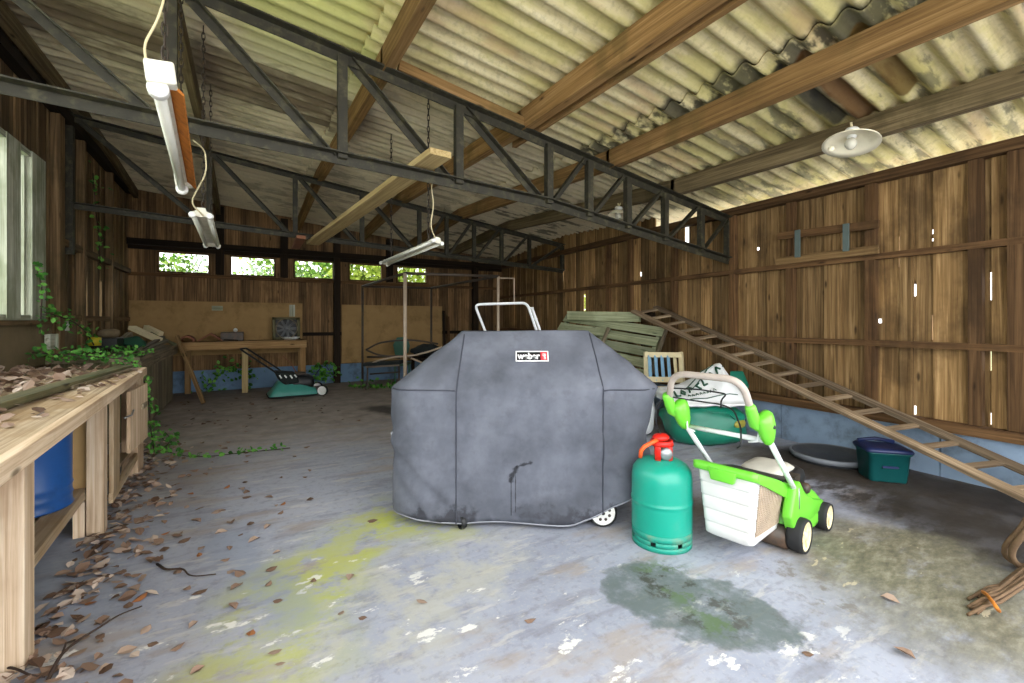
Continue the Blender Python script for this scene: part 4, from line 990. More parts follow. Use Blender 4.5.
def front(Y0_, Y1_, z0, z1, name, mat, dx=0.0, t=.022):
    return MB().beam((xf(Y0_) - .014 + dx, Y0_, (z0 + z1) / 2), (xf(Y1_) - .014 + dx, Y1_, (z0 + z1) / 2), t, z1 - z0).build(name, mat, WBN, bevel=.003)
m = MB()
def vboard(Y0_, Y1_, z0, z1, name, mat, dx=0.0, ang=0.0):
    a = Vector((xf(Y0_) - .014 + dx, Y0_, 0)); b = Vector((xf(Y1_) - .014 + dx, Y1_, 0))
    if ang: b = a + Matrix.Rotation(ang, 3, 'Z') @ (b - a)
    n = Vector((0, 0, 1)).cross((b - a).normalized()) * .011; z = Vector((0, 0, 1))
    m = MB(); m.hexa([a + n + z * z0, b + n + z * z0, b - n + z * z0, a - n + z * z0, a + n + z * z1, b + n + z * z1, b - n + z * z1, a - n + z * z1], 2); return m.build(name, mat, WBN, bevel=.003)
vboard(3.51, 3.72, .16, ZT - .09, 'front_board', 'bench_top')
dr = vboard(3.96, 4.44, .30, ZT - .1, 'door', 'bench_wood', .022, -.09)
d0 = Vector((xf(4.3) + .05, 4.3, .56))
m = MB(); m.box(d0.x - .02, d0.x + .01, 4.26, 4.40, .545, .585); m.build('turn_button', 'grey_wood', dr, bevel=.003)
m = MB().tube([Vector((xf(3.8) + .02, 3.74, .58)), Vector((xf(3.8) + .035, 3.86, .575)), Vector((xf(3.9) + .03, 3.97, .59))], .006, 6); m.build('latch', 'steel', dr)
front(3.5, 4.5, .12, .18, 'bottom_rail', 'bench_top')
m = MB(); m.box(XL + .1, xf(4) - .06, 3.5, 4.45, .18, .2); m.build('shelf_board', 'bench_top', WBN)
DR = thing('blue_drum', 'blue drum standing on the low shelf inside the pale workbench', 'drum', (-.935, 3.15, .262))
MB().lathe([(.001, .0), (.17, .0), (.175, .008), (.17, .016), (.168, .05), (.172, .06), (.168, .07), (.168, .1), (.172, .11), (.168, .12), (.168, .36), (.174, .37), (.174, .385), (.16, .385), (.158, .37), (.001, .37)], 40, XF[DR]).build('drum_body', 'blue_drum', DR)
MB().lathe([(.001, 0), (.03, 0), (.03, .018), (.001, .02)], 16, XF[DR] @ Matrix.Translation((.07, -.06, .37))).build('bung', 'black', DR)

def single(mb, name, mat, label, cat, group=None, **k): return tag(mb.build(name, mat, **k), label, cat, group)
zt = ZT + .001
single(MB().beam((-.965, 2.0, zt + .02), (-.80, 4.55, zt + .02), .09, .034), 'loose_plank', 'mossy_wood', 'long grey-green plank lying along the leaf-strewn workbench top', 'plank', bevel=.004)
single(MB().beam((-.835, 3.4, zt + .011), (-.745, 4.5, zt + .011), .032, .018), 'wood_strip', 'grey_wood', 'thin grey wooden strip on the workbench top beside the grey-green plank', 'strip')
m = MB(); m.box(XL + .013, XL + .022, 6.28, 6.42, 1.10, 1.2); single(m, 'socket_plate', 'plate_white', 'small white electrical plate on the board below the window', 'plate')
m = MB(); m.box(-1.57, -1.53, 5.7, 5.86, .94, 1.08); m.box(-1.53, -1.515, 5.82, 5.85, .94, 1.08); single(m, 'white_box', 'white_wood', 'small pale box standing against the board behind the ivy', 'box')

# ------------------------------------------------------------------ far workbench along the same wall
W2 = thing('plank_workbench', 'dark planked workbench in the far corner heaped with timber offcuts', 'workbench', (-1.25, 7.2, 0))
X2 = -.93
m = MB(); m.box(XL + .02, X2 + .03, 5.75, 8.66, .80, .835); m.build('top_board', 'grey_wood', W2)
m = MB(); m.box(X2 - .0, X2 + .035, 5.8, 8.66, .70, .80); m.build('front_rail', 'grey_wood', W2, bevel=.004)
y = 5.83
for w in (.3, .02, .36, .2, .42, .3, .34, .36, .3):
    if w > .05: m = MB(); m.box(X2 - .025, X2 - .002, y, y + w - .012, .02 + rw.uniform(0, .04), .70, axis=2); m.build('front_board', 'grey_wood', W2)
    y += w
for yy in (5.77, 8.58): m = MB(); m.box(X2 - .1, X2 - .03, yy, yy + .07, 0, .8, axis=2); m.build('leg', 'grey_wood', W2)
m = MB(); m.box(XL + .05, X2 - .03, 5.78, 5.8, 0, .8, axis=2); m.build('end_panel', 'mossy_wood', W2)
rr = random.Random(21)
def offcut(p, q, w, h, mat, label, cat='offcut', name='timber_offcut'): return single(MB().beam(p, q, w, h), name, mat, label, cat, 'timber offcuts heaped on the far workbench')
T2 = .835
offcut(px(132, 327.5, 6.3), px(159, 340, 6.2), .1, .05, 'cream_paint', 'pale cream board sloping across the top of the offcut heap')
offcut(px(146, 327, 6.75), px(161, 334, 6.65), .07, .06, 'cream_paint', 'short cream batten behind the sloping pale board on the offcut heap')
offcut(px(121, 341, 5.5), px(130, 334, 5.7), .06, .05, 'grey_wood', 'stubby pale grey offcut poking up at the near end of the heap')
offcut(px(144, 351.5, 5.2), px(166, 341, 6.3), .06, .03, 'grey_wood', 'grey strip lying lowest along the front edge of the offcut heap')
offcut(px(140, 350, 5.35), px(163, 337, 6.5), .05, .03, 'grey_wood', 'grey strip lying just above the lowest one in the offcut heap')
offcut((-1.45, 7.2, T2 + .03), (-1.3, 8.5, T2 + .05), .12, .05, 'mossy_wood', 'wide dark board underneath the offcut heap against the wall')
offcut(px(150, 333, 6.6), px(176, 345, 6.75), .08, .04, 'mossy_wood', 'dark mossy offcut crossing the rear of the heap')
offcut((-1.38, 6.3, T2 + .03), (-1.2, 7.2, T2 + .05), .1, .05, 'dark_wood', 'nearly black board at the near end of the offcut heap')
def lump(name, mat, c, r, sq, label, cat, seed):
    m = MB(); m.ball(c, r, 12, sq)
    for v in m.v:
        d = v - Vector(c); v += d * .35 * mnoise.noise(d * 9 + Vector((seed, 0, 0)))
    return single(m, name, mat, label, cat)
lump('cloth_bundle', 'soil_bag', px(134, 343.5, 5.55), .12, (1.0, 1.0, .75), 'crumpled dark green cloth bundle among the timber offcuts', 'cloth', 3)
m = MB(); m.box(-1.5, -1.26, 6.75, 7.1, T2 + .06, T2 + .17); single(m, 'tool_case', 'black', 'black plastic tool case on the far workbench behind the ivy', 'case', bevel=.01)
m = MB(); m.lathe([(.03, 0), (.055, 0), (.055, .09), (.03, .09), (.03, 0)], 24, Matrix.Translation((-1.39, 6.46, T2 + .1))); single(m, 'tape_roll', 'yellow', 'bright yellow roll beside the black case on the far workbench', 'roll')
lump('rag', 'ply_grey', (-1.37, 6.95, T2 + .17 + .055), .1, (1, 1.2, .6), 'greyish crumpled rag on top of the offcut heap', 'rag', 8)

# ------------------------------------------------------------------ rear wall boards and table
yb = YB - .052
m = MB(); m.box(XL + .02, xb(302), yb - .018, yb, .62, 1.53); single(m, 'plywood_sheet', 'ply', 'wide tan plywood sheet on the rear wall behind the timber table', 'board')
m = MB(); m.box(xb(341), xb(441), yb - .018, yb, .38, 1.52); single(m, 'plywood_sheet', 'ply', 'tall tan plywood sheet on the rear wall behind the tube frame', 'board')
m = MB(); m.box(xb(289), xb(294.5), yb - .024, yb - .019, 1.28, 1.5); single(m, 'pale_strip', 'white_wood', 'narrow pale strip at the top corner of the wide plywood sheet', 'strip')
m = MB(); m.box(xb(212), xb(223), yb - .024, yb - .019, 1.38, 1.46); single(m, 'wall_notice', 'white_wood', 'small blank white notice on the wide plywood sheet', 'notice')
TBL = thing('timber_table', 'rough timber table against the rear wall below the wide plywood sheet', 'table', (-.1, 8.95, 0))
TY0, TY1 = 8.70, 9.19; tx0, tx1 = -.87, .94
m = MB(); m.box(tx0, tx1, TY0 - .02, TY1, .835, .865, axis=0); m.build('tabletop', 'table_wood', TBL)
m = MB(); m.box(tx0, tx1, TY0, TY0 + .04, .735, .834, axis=0); m.build('front_rail', 'table_wood', TBL)
for x in (tx1 - .1, pY(245, 393, 8.7).x - .045):
    m = MB(); m.box(x, x + .09, TY0 + .041, TY0 + .12, 0, .835, axis=2); m.build('leg', 'table_wood' if x > .5 else 'pine', TBL)
for x in (tx1 - .1, tx0 + .02): m = MB(); m.box(x, x + .08, TY1 - .1, TY1 - .03, 0, .835, axis=2); m.build('leg', 'table_wood', TBL)
zt2 = .866
def tp(x, Y=8.85): return pY(x, 340, Y).x
m = MB()
for a0 in (0,): m.lathe([(.075, -.15), (.1, -.15), (.1, .15), (.075, .15), (.075, -.15)], 14, Matrix.Translation((tp(187), 8.93, zt2 + .0)) @ Matrix.Rotation(math.pi / 2, 4, 'X'), a0=0, a1=math.pi)
o = single(m, 'half_round_tile', 'terracotta', 'dull red half-round roof tile at the plank end of the timber table', 'tile')
m = MB(); x = tp(210.5); m.beam((x - .15, 8.78, zt2 + .055), (x, 8.78, zt2 + .12), .3, .02, (0, 0, 1)); m = MB()
for s in (-1, 1):
    c = [Vector((x + s * .165, yy, z)) for yy in (8.76, 9.1) for z in (zt2, zt2 + .025)]; e = [Vector((x, yy, z)) for yy in (8.76, 9.1) for z in (zt2 + .115, zt2 + .14)]
    m.hexa([c[0], c[2], e[2], e[0], c[1], c[3], e[3], e[1]])
single(m, 'ridge_tile', 'terracotta', 'angled grey-brown ridge tile standing in the middle of the timber table', 'tile')
m = MB(); x = tp(232); m.box(x - .16, x + .17, 8.8, 9.1, zt2, zt2 + .15); single(m, 'dark_case', 'dark_metal', 'dark low box on the timber table with a white ball on it', 'box', bevel=.012)
m = MB(); m.ball((tp(235.5), 8.84, zt2 + .15 + .032), .032, 10); single(m, 'white_ball', 'plate_white', 'small white ball on top of the dark low box', 'ball')
FN = thing('box_fan', 'grey boxed extractor fan standing on the timber table against the plywood', 'fan', (tp(286.5, 9.0), 9.05, zt2)); F = XF[FN]
m = MB()
for a in ((-.22, -.175, 0, .4), (.175, .22, 0, .4), (-.22, .22, 0, .045), (-.22, .22, .355, .4)): m.box(a[0], a[1], -.06, .06, a[2], a[3], mat=F)
m.build('housing', 'mossy_wood', FN)
q = F @ Matrix.Translation((0, -.06, .2)) @ Matrix.Rotation(math.pi / 2, 4, 'X')
MB().lathe([(.165, -.02), (.18, -.02), (.18, .02), (.165, .02), (.165, -.02)], 32, q).build('ring', 'grey_wood', FN)
m = MB(); m.lathe([(.001, -.03), (.04, -.03), (.04, .03), (.001, .035)], 16, q)
for k in range(9):
    R_ = q @ Matrix.Rotation(2 * math.pi * k / 9, 4, 'Z') @ Matrix.Rotation(.5, 4, 'X'); m.box(.035, .16, -.02, .02, -.004, .004, mat=R_)
m.build('blades', 'steel', FN)
m = MB(); m.box(-.18, .18, .045, .055, .04, .36, mat=F); m.build('back_plate', 'black', FN)
m = MB(); m.lathe([(.001, .012), (.07, .012), (.15, .05), (.155, .052), (.15, .04), (.08, .0), (.001, .0)], 32, Matrix.Translation((tp(290.5, 8.84), 8.85, zt2))); single(m, 'dish', 'plate_white', 'white shallow dish in front of the boxed fan', 'dish')
m = MB(); m.beam((tp(224), 8.72, zt2 + .03), (tp(238), 8.75, zt2 + .012), .03, .02); single(m, 'wood_scrap', 'dark_wood', 'short dark scrap of wood on the front edge of the timber table', 'offcut')
single(MB().beam(pz(203.5, 403, .015), px(177, 336, 6.75), .05, .03, FW), 'leaning_plank', 'table_wood', 'brown plank leaning from the floor against the dark planked workbench', 'plank')

# ------------------------------------------------------------------ old teal mower by the table
OM = thing('old_mower', 'old teal lawnmower with a black engine in front of the timber table', 'lawnmower', pz(297, 398, 0), .03); O = XF[OM]; op = lambda *p: O @ Vector(p)
def orl(x0, x1, y0, y1, z, c=.06):
    pts = []
    for cx, cy, a0 in ((x1 - c, y1 - c, 0), (x0 + c, y1 - c, .5), (x0 + c, y0 + c, 1), (x1 - c, y0 + c, 1.5)):
        for k in range(5): a = (a0 + k / 8) * math.pi; pts.append(op(cx + c * math.cos(a), cy + c * math.sin(a), z))
    return pts
dk = MB().loft([orl(-.38, .3, 0, .48, .03), orl(-.385, .31, -.01, .49, .05), orl(-.33, .29, .03, .45, .12), orl(-.28, .1, .07, .42, .2), orl(-.25, -.1, .1, .38, .25)]).build('deck', 'teal_deck', OM); dk['label'] = 'faded teal cutting deck'
MB().tube([p + Vector((0, 0, .0)) for p in orl(-.39, .31, -.015, .495, .035)], .008, 6, True).build('skirt', 'rubber', dk)
en = MB().loft([orl(-.08, .26, .08, .38, .14), orl(-.09, .27, .07, .39, .2), orl(-.08, .26, .08, .38, .3), orl(-.04, .2, .12, .34, .34)]).build('engine', 'black', OM)
MB().lathe([(.001, 0), (.1, 0), (.1, .03), (.08, .045), (.001, .05)], 20, O @ Matrix.Translation((.06, .22, .335))).build('starter_cap', 'dark_metal', en)
wheel('wheel', OM, op(.375, .02, .085), -FW, .085, .05, 'rubber', 'white_plastic', 5); wheel('wheel', OM, op(.375, .46, .085), FW, .085, .05, 'rubber', 'white_plastic', 5)
m = MB(); m.box(.28, .4, .05, .43, .07, .11, mat=O); m.build('axle_bracket', 'dark_metal', OM)
MB().tube(arc([op(-.12, .06, .22), px(275, 372, 7.0), px(240, 349, 6.9), px(246, 348, 7.4), px(280, 370, 7.45), op(-.1, .42, .22)], .06), .014, 8).build('handle', 'black', OM)
m = MB(); m.loft([[op(x, y, z) for x, z in ((-.3, .42), (.0, .38), (.05, .22), (-.16, .2), (-.24, .28))] for y in (.06, .2, .4)]); m.build('grass_bag', 'dark_cloth', OM, bevel=.03)
for k, (x, z) in enumerate(((-.24, .365), (-.17, .36), (-.09, .355), (-.03, .36))): MB().beam(op(x, .05, z), op(x + .03, .05, z - .05 + .01 * (k % 2)), .02, .012, (0, 1, 0)).build('pale_mark', 'plate_white', OM)

MB().tube([px(283, 356, 7.2), px(291, 363, 7.2), px(297, 374, 7.15)], .006, 6).build('red_cable', 'terracotta', OM)

# ------------------------------------------------------------------ strip lights
def strip(loc, L, tilt, label, cord, k=1.0, rotz=0.0, batten=False):
    t = thing('strip_light', label, 'strip light', loc, rotz, 'hanging fluorescent strip lights'); Q = XF[t] @ Matrix.Rotation(tilt, 4, 'Y')
    if batten:                                             # one bare tube on a batten with a rusted reflector wing
        m = MB(); m.box(-.034, .02, 0, L, .012, .06, mat=Q); m.build('batten', 'lamp_white', t, bevel=.004)
        m = MB(); m.loft([[Q @ Vector((x, y, z)) for x, z in ((.012, .03), (.058, -.018), (.062, -.012), (.02, .045))] for y in (.05, L - .03)], smooth=False); f = m.build('reflector', 'rust', t); f['label'] = 'orange rusted reflector'
        MB().tube([Q @ Vector((-.012, .03, -.014)), Q @ Vector((-.012, L - .02, -.014))], .02, 14).build('tube', 'tube_glass', t)
        for y in (-.01, L - .05):
            m = MB(); m.box(-.042, .045, y, y + .06, -.004, .075, mat=Q); e = m.build('end_cap', 'lamp_white', t, bevel=.008)
            MB().lathe([(.001, -.02), (.029, -.02), (.032, -.014), (.032, .014), (.029, .02), (.001, .02)], 20, Q @ Matrix.Translation((-.012, y + .03, -.018)) @ Matrix.Rotation(math.pi / 2, 4, 'X')).build('lamp_holder', 'white_plastic', e)
    else:
        sc = lambda x: x * k
        m = MB(); m.loft([[Q @ Vector((sc(x), y, sc(z))) for x, z in ((-.025, .05), (.025, .05), (.03, .03), (.08, -.0), (.078, -.006), (.02, .02), (-.02, .02), (-.078, -.006), (-.08, .0), (-.03, .03))] for y in (0, L)], smooth=False); m.build('reflector', 'lamp_white', t)
        for x in (-.052, .052): MB().tube([Q @ Vector((sc(x), .03, sc(-.014))), Q @ Vector((sc(x), L - .03, sc(-.014)))], .017 * k, 12).build('tube', 'tube_glass', t)
        for y in (-.01, L - .03):
            m = MB(); m.loft([[Q @ Vector((sc(x), yy, sc(z))) for x, z in ((-.03, .055), (.03, .055), (.035, .03), (.088, .0), (.085, -.02), (-.085, -.02), (-.088, .0), (-.035, .03))] for yy in (y, y + .04)], smooth=False); e = m.build('end_cap', 'lamp_white', t)
            for x in (-.06, .06): MB().lathe([(.001, -.014), (.024 * k, -.014), (.024 * k, .014), (.001, .014)], 16, Q @ Matrix.Translation((sc(x), y + (-.008 if y < 0 else .048), sc(-.012))) @ Matrix.Rotation(math.pi / 2, 4, 'X')).build('lamp_holder', 'white_plastic', e)
    MB().tube(arc(cord, .1, 5), .0045, 6).build('cable', 'cord', t)
    for y in (.22, L - .2):
        p = Q @ Vector((0, y, .05)); top = chord(p.x, p.y) + SHEET - .01
        m = MB(); n = int((top - p.z) / .045)
        for q_ in range(n):
            c = p + Vector((0, 0, (q_ + .5) * (top - p.z) / n)); a = Vector((1, 0, 0) if q_ % 2 else (0, 1, 0))
            m.tube([c + a * .010 * math.cos(i / 8 * 2 * math.pi) + Vector((0, 0, .032 * math.sin(i / 8 * 2 * math.pi))) for i in range(8)], .0035, 4, True)
        m.build('chain', 'chain', t)
    return t
strip(Vector((-.25, 1.97, 2.03)), 1.47, -.12, 'rust-streaked strip light hanging nearest the open end of the roof', [px(159, 77, 1.58), px(146, 62, 1.6), px(144, 44, 1.62), px(158, 20, 1.66), px(167, -12, 1.7)], rotz=.05, batten=True)
strip(Vector((-.25, 3.64, 1.91)), 1.4, .0, 'strip light hanging in line behind the rust-streaked one', [px(204, 216, 3.0), px(190, 203, 2.9), px(207, 172, 2.85), px(205, 150, 2.8), px(193, 140, 2.75)], .8, .01)
strip(Vector((1.27, 3.27, 1.81)), 1.5, .25, 'strip light hanging alone below the pale plank and truss', [px(437, 242, 3.5), px(430, 226, 3.6), px(434, 205, 3.6), px(431, 186, 3.55), px(436, 176, 3.5)], .6)
single(MB().beam((1.14, 2.86, near_bot(1.14) + .085), (.78, YF - .08, far_bot(.78) - .06 + .01), .16, .045), 'pale_plank', 'pine', 'pale clean plank slung across from the nearer truss', 'plank', bevel=.003)
single(MB().beam((.60, YF - .5, far_bot(.6) - .058), (.62, YF + .4, far_bot(.6) - .058), .1, .04), 'short_board', 'terracotta', 'short pinkish board under the farther truss near the end of the pale plank', 'board')

# enamel lamps on the roof timbers
def enamel(c, r, label, tilt=.0, rx=0.0):
    t = thing('pendant_lamp', label, 'lamp', c, -YAW); Q = XF[t] @ Matrix.Rotation(rx, 4, 'X') @ Matrix.Rotation(tilt, 4, 'Y')
    MB().lathe([(.03, .05), (.05, .048), (.09, .03), (r * .8, .012), (r, -.01), (r * 1.0, -.018), (r * .8, .004), (.085, .022), (.05, .04), (.03, .042), (.03, .05)], 40, Q).build('shade', 'enamel', t)
    h = MB().lathe([(.001, .095), (.04, .095), (.045, .085), (.045, .075), (.03, .07), (.03, .04), (.022, .02), (.001, .02)], 20, Q).build('lamp_holder', 'white_plastic', t)
    MB().ball(Q @ Vector((0, 0, -.012)), .036, 12, (1, 1, 1.15)).build('bulb', 'bulb', t)
    top = chord(c.x, c.y) + SHEET
    hp = Q @ Vector((0, 0, .085)); MB().tube(arc([hp, hp + Vector((0, 0, .02)), Vector((3.86, c.y + .02, chord(3.86, c.y) + .1))], .04), .009, 8).build('bracket', 'cord', t)
    MB().tube([Q @ Vector((0, 0, .09)), Vector((c.x, c.y, min(top, (Q @ Vector((0, 0, .09))).z + .05)))], .008, 8).build('stem', 'cord', t)
    return t
enamel(px(851, 142, 3.12), .168, 'white enamel lamp with a bare bulb under the grey-brown purlin', .2, -.16)
MB().ball(px(831, 149, 3.1), .02, 10).build('side_knob', 'enamel', bpy.data.objects['pendant_lamp'])
enamel(px(618, 215, 5.3), .12, 'small far white enamel lamp half hidden by the nearer truss', .1, -.1)

# ------------------------------------------------------------------ tube frame, bench and chair at the back
FR = thing('pipe_framework', 'tall open rectangular frame of metal tube standing in the rear corner', 'frame', (2.45, 6.95, 0))
c1, c2, c3, c4 = Vector((1.84, 8.42, 0)), Vector((1.82, 5.83, 0)), Vector((3.07, 5.55, 0)), Vector((3.07, 8.2, 0)); H = Vector((0, 0, 1.83))
for c, mt in ((c1, 'dark_metal'), (c2, 'tan_metal'), (c3, 'tan_metal'), (c4, 'dark_metal')):
    r = .024 if c is c2 else .02; po = MB().tube([c, c + H], r, 10).build('post', mt, FR)
    MB().lathe([(.001, 0), (.05, 0), (.05, .01), (.001, .012)], 16, Matrix.Translation(c)).build('foot', 'dark_metal', po)
for a, b in ((c1, c2), (c2, c3), (c3, c4), (c4, c1)): MB().tube([a + H, b + H], .02, 10).build('top_rail', 'dark_metal', FR)
MB().tube([c3 + H * .985, c3 + H * .985 + Vector((.2, -.1, 0)), c3 + H * .8 + Vector((.2, -.1, 0))], .012, 8).build('hook_tube', 'tan_metal', FR)
GBN = thing('garden_bench', 'dark tubular garden bench with crossed curved back inside the tube frame', 'bench', pz(384, 388, 0) + FW * .3)
db = 8.0
def bt(pts, r=.016, d=db, mat='dark_metal', name='tube'): MB().tube(arc([px(x, y, d) for x, y in pts], .25, 8), r, 8).build(name, mat, GBN)
bt([(366, 350), (378, 343), (395, 340.5), (415, 340), (438, 344)], name='back_hoop'); bt([(366, 350), (378, 355), (400, 358)], name='back_hoop')
bt([(367, 357), (405, 356)], .018, name='seat_rail'); bt([(366, 367), (399, 365)], .018, 7.8, 'tan_metal', 'seat_rail'); bt([(370, 374), (400, 372)], .014, 7.9, name='stretcher')
bt([(367, 367), (374, 362), (392, 357), (412, 356), (428, 352), (442, 347)], .016, 7.7, 'tan_metal', 'arm_tube'); bt([(411, 358), (425, 364), (434, 369)], .016, 7.7, 'tan_metal', 'arm_tube')
for x in (367.5, 399):
    for d in (7.75, 8.15):
        p = px(x, 366, d); MB().tube(arc([p, Vector((p.x, p.y, .1)), Vector((p.x - .03, p.y, .012))], .05), .014, 8).build('leg', 'dark_metal', GBN)
m = MB(); a, b = px(366, 364, 7.78), px(402, 362, 7.78); m.beam(a, b, .35, .05); m.build('seat_pad', 'dark_cloth', GBN)
GC = thing('plastic_chair', 'green plastic chair back behind the dark tubular bench', 'chair', pz(399, 388, 0) + FW * .75)
dc = 8.75; back = [(393, 345), (397, 337.5), (403, 337), (408, 339), (410, 346), (408, 353), (402, 356.5), (395, 355)]
m = MB(); m.loft([[px(x, y, dc) for x, y in back], [px(x, y, dc + .025) for x, y in back]]); m.build('backrest', 'green_chair', GC, bevel=.006)
m = MB(); a, b = px(394, 364, dc - .2), px(410, 364, dc - .2); m.beam(a, b, .45, .04); m.build('seat', 'green_chair', GC, bevel=.01)
for x in (395, 409):
    for d in (dc - .4, dc - .02):
        p = px(x, 364, d); MB().tube([p, Vector((p.x, p.y, .0))], .015, 8).build('leg', 'green_chair', GC)
lump('cushion', 'dark_cloth', px(428, 350, 8.3), .3, (1, .8, .36), 'black cushion heaped on the seat end beyond the green plastic chair', 'cushion', 6)
DCK = thing('dark_table', 'low dark table under the black cushion in the rear corner', 'table', pz(430, 388, 0) + FW * .6)
c = px(430, 357, 8.3); m = MB(); m.box(c.x - .3, c.x + .6, c.y - .3, c.y + .3, c.z - .04, c.z); m.build('tabletop', 'dark_wood', DCK)
for sx in (-.24, .52):
    for sy in (-.25, .25): m = MB(); m.box(c.x + sx - .025, c.x + sx + .025, c.y + sy - .025, c.y + sy + .025, 0, c.z - .04, axis=2); m.build('leg', 'dark_wood', DCK)
for k, (x, h) in enumerate(((444.5, 1.42), (449, 1.3))):
    p = pY(x, 330, 9.1); single(MB().beam((p.x, 9.05, 0), (p.x, 9.16, h), .05, .03, (0, 1, 0)), 'upright_batten', 'rail_wood' if k else 'dark_wood', ['dark upright batten leaning in the rear corner by the tall plywood sheet', 'brown upright batten leaning just beyond the dark one in the rear corner'][k], 'batten')

# ------------------------------------------------------------------ rack on the boarded wall
RK = thing('wall_rack', 'rack of two horizontal boards with slate-blue brackets on the boarded wall', 'rack', wall_R(3.0, .07, 1.8))
def rk(xa, ya, xb_, yb_, h, d, name, mat='rail_wood'):
    Y0_, z0 = hit_R(xa, ya); Y1_, z1 = hit_R(xb_, yb_); return MB().beam(wall_R(Y0_, d, z0), wall_R(Y1_, d, z1), .03, h).build(name, mat, RK)
rk(784, 237, 884, 225, .07, .085, 'rack_board', 'rail_wood'); rk(782, 262, 884, 250, .075, .085, 'rack_board', 'wall_wood')
for xa, ya, yb_ in ((804.5, 231, 258), (853, 225, 252)):
    Y_, za = hit_R(xa, ya); _, zb = hit_R(xa, yb_); MB().beam(wall_R(Y_, .11, za), wall_R(Y_, .11, zb), .045, .02, (1, 0, 0)).build('bracket', 'slate_tube', RK)
single(MB().beam(wall_R(hit_R(650, 300)[0], .12, 1.26), wall_R(hit_R(660, 300)[0], .12, 1.28), .08, .08), 'wood_block', 'dark_wood', 'dark wooden block at the upper end of the ladder', 'block')
# ------------------------------------------------------------------ leaves, ivy, twigs, shrubs outside
lr = random.Random(11)
def up_n(s): return (lr.gauss(0, s), lr.gauss(0, s), 1)
m = MB()
for k in range(900):
    Y = lr.uniform(1.2, 4.66); x = XL + .075 + abs(lr.gauss(0, 1)) * .3
    lim = -1.04 + .065 * (Y - 2.0)
    if x > lim: x = lr.uniform(XL + .075, lim)
    leaf(m, (x, Y, ZT + .01 + lr.random() * .035), lr.uniform(.04, .085), up_n(.5), lr.random() * 6.3, lr.random(), lr.uniform(-.3, .4))
for k in range(60): leaf(m, (lr.uniform(-.9, -.66), lr.uniform(2.0, 4.4), ZT + .012 + (.035 if False else 0)), lr.uniform(.03, .07), up_n(.3), lr.random() * 6.3, lr.random(), lr.uniform(-.2, .3))
o = m.build('bench_leaf_litter', 'dead'); tag(o, 'dense litter of dry brown leaves on the workbench top along the wall', 'leaves', kind='stuff')
m = MB()
for k in range(620):
    Y = lr.uniform(1.9, 5.6); x = xf(Y) - .1 + abs(lr.gauss(0, .17))
    leaf(m, (x, Y, .008 + lr.random() * .012), lr.uniform(.03, .07), up_n(.3), lr.random() * 6.3, lr.random(), lr.uniform(-.3, .4))
for k in range(90):
    leaf(m, (lr.uniform(-.85, 1.2), lr.uniform(5.4, 8.3), .008), lr.uniform(.03, .07), up_n(.2), lr.random() * 6.3, lr.random() * .5, .2)
tag(m.build('floor_leaf_litter', 'dead'), 'drift of dry brown leaves along the foot of the workbench', 'leaves', kind='stuff')
protos = []
for k in range(6):
    m = MB(); leaf(m, (0, 0, .012), .068, up_n(.12), 0, lr.random(), lr.uniform(-.3, .45)); o = m.build('fallen_leaf', 'dead_orange' if k == 5 else 'dead'); protos.append(o)
spots = []
for k in range(170):
    Y = lr.uniform(1.75, 5.4); x = xf(Y) + .02 + abs(lr.gauss(0, .42)) * (1 if k % 5 else 1.9)
    if any((x - a) ** 2 + (Y - b) ** 2 < .006 for a, b in spots) or x > .9: continue
    spots.append((x, Y))
for (a, b) in ((112, 547), (70, 585), (240, 575), (222, 512), (247, 498), (283, 505), (155, 545), (530, 622), (905, 655), (808, 655), (890, 600), (280, 665), (410, 465), (205, 475), (310, 500)): spots.append(tuple(pz(a, b))[:2])
for k, (x, y) in enumerate(spots):
    src = protos[k % 5] if lr.random() > .07 else protos[5]
    o = src if k < 6 and src not in [None] and not src.get('label') else src.copy()
    if o is not src: COL.objects.link(o)
    o.location = (x, y, .002); o.rotation_euler = (0, 0, lr.random() * 6.3); s = lr.uniform(.5, 1.0); o.scale = (s, s, s)
    og = src is protos[5]
    tag(o, 'curled orange-brown dry leaf lying singly on the concrete floor' if og else 'curled dull brown dry leaf lying singly on the concrete floor', 'leaf', 'single orange leaves on the floor' if og else 'single brown leaves on the floor')
for p in protos:
    if not p.get('label'): tag(p, 'curled dull brown dry leaf lying singly on the concrete floor', 'leaf', 'single brown leaves on the floor'); p.location = (*pz(140, 600)[:2], .002)

def vine(label, pts, n, spread, size, r=.006, zmin=None):
    t = thing('ivy_vine', label, 'ivy', pts[0]); P = arc(pts, .2, 5); MB().tube(P, r, 5).build('stem', 'twig', t)
    m = MB(); seg = [(a, b) for a, b in zip(P, P[1:])]; L = [(b - a).length for a, b in seg]
    for k in range(n):
        a, b = lr.choices(seg, L)[0]; c = lerp(a, b, lr.random()) + Vector((lr.gauss(0, spread), lr.gauss(0, spread), lr.gauss(0, spread)))
        c.y = min(c.y, YB - .16); c.x = max(c.x, XL + .1)
        if zmin is not None: c.z = max(c.z, zmin + lr.random() * .02)
        leaf(m, c, lr.uniform(.6, 1.25) * size, (lr.gauss(.3, .6), lr.gauss(-.6, .5), lr.gauss(.6, .4)), lr.random() * 6.3, lr.random(), .12)
    m.build('leaves', 'ivy', t); return t
V = Vector
vine('bright ivy trailing over the end of the pale workbench and down to the floor', [V((-1.45, 5.0, .95)), V((-1.1, 5.05, .9)), V((-.8, 4.95, .87)), V((-.71, 4.88, .6)), V((-.70, 4.92, .3)), V((-.68, 4.98, .05))], 260, .028, .036)
vine('ivy creeping in a mat over the junction of the two workbenches', [V((-1.5, 5.3, .9)), V((-1.2, 5.6, .9)), V((-.98, 5.8, .9)), V((-.9, 6.0, .84))], 170, .045, .042, zmin=.84)
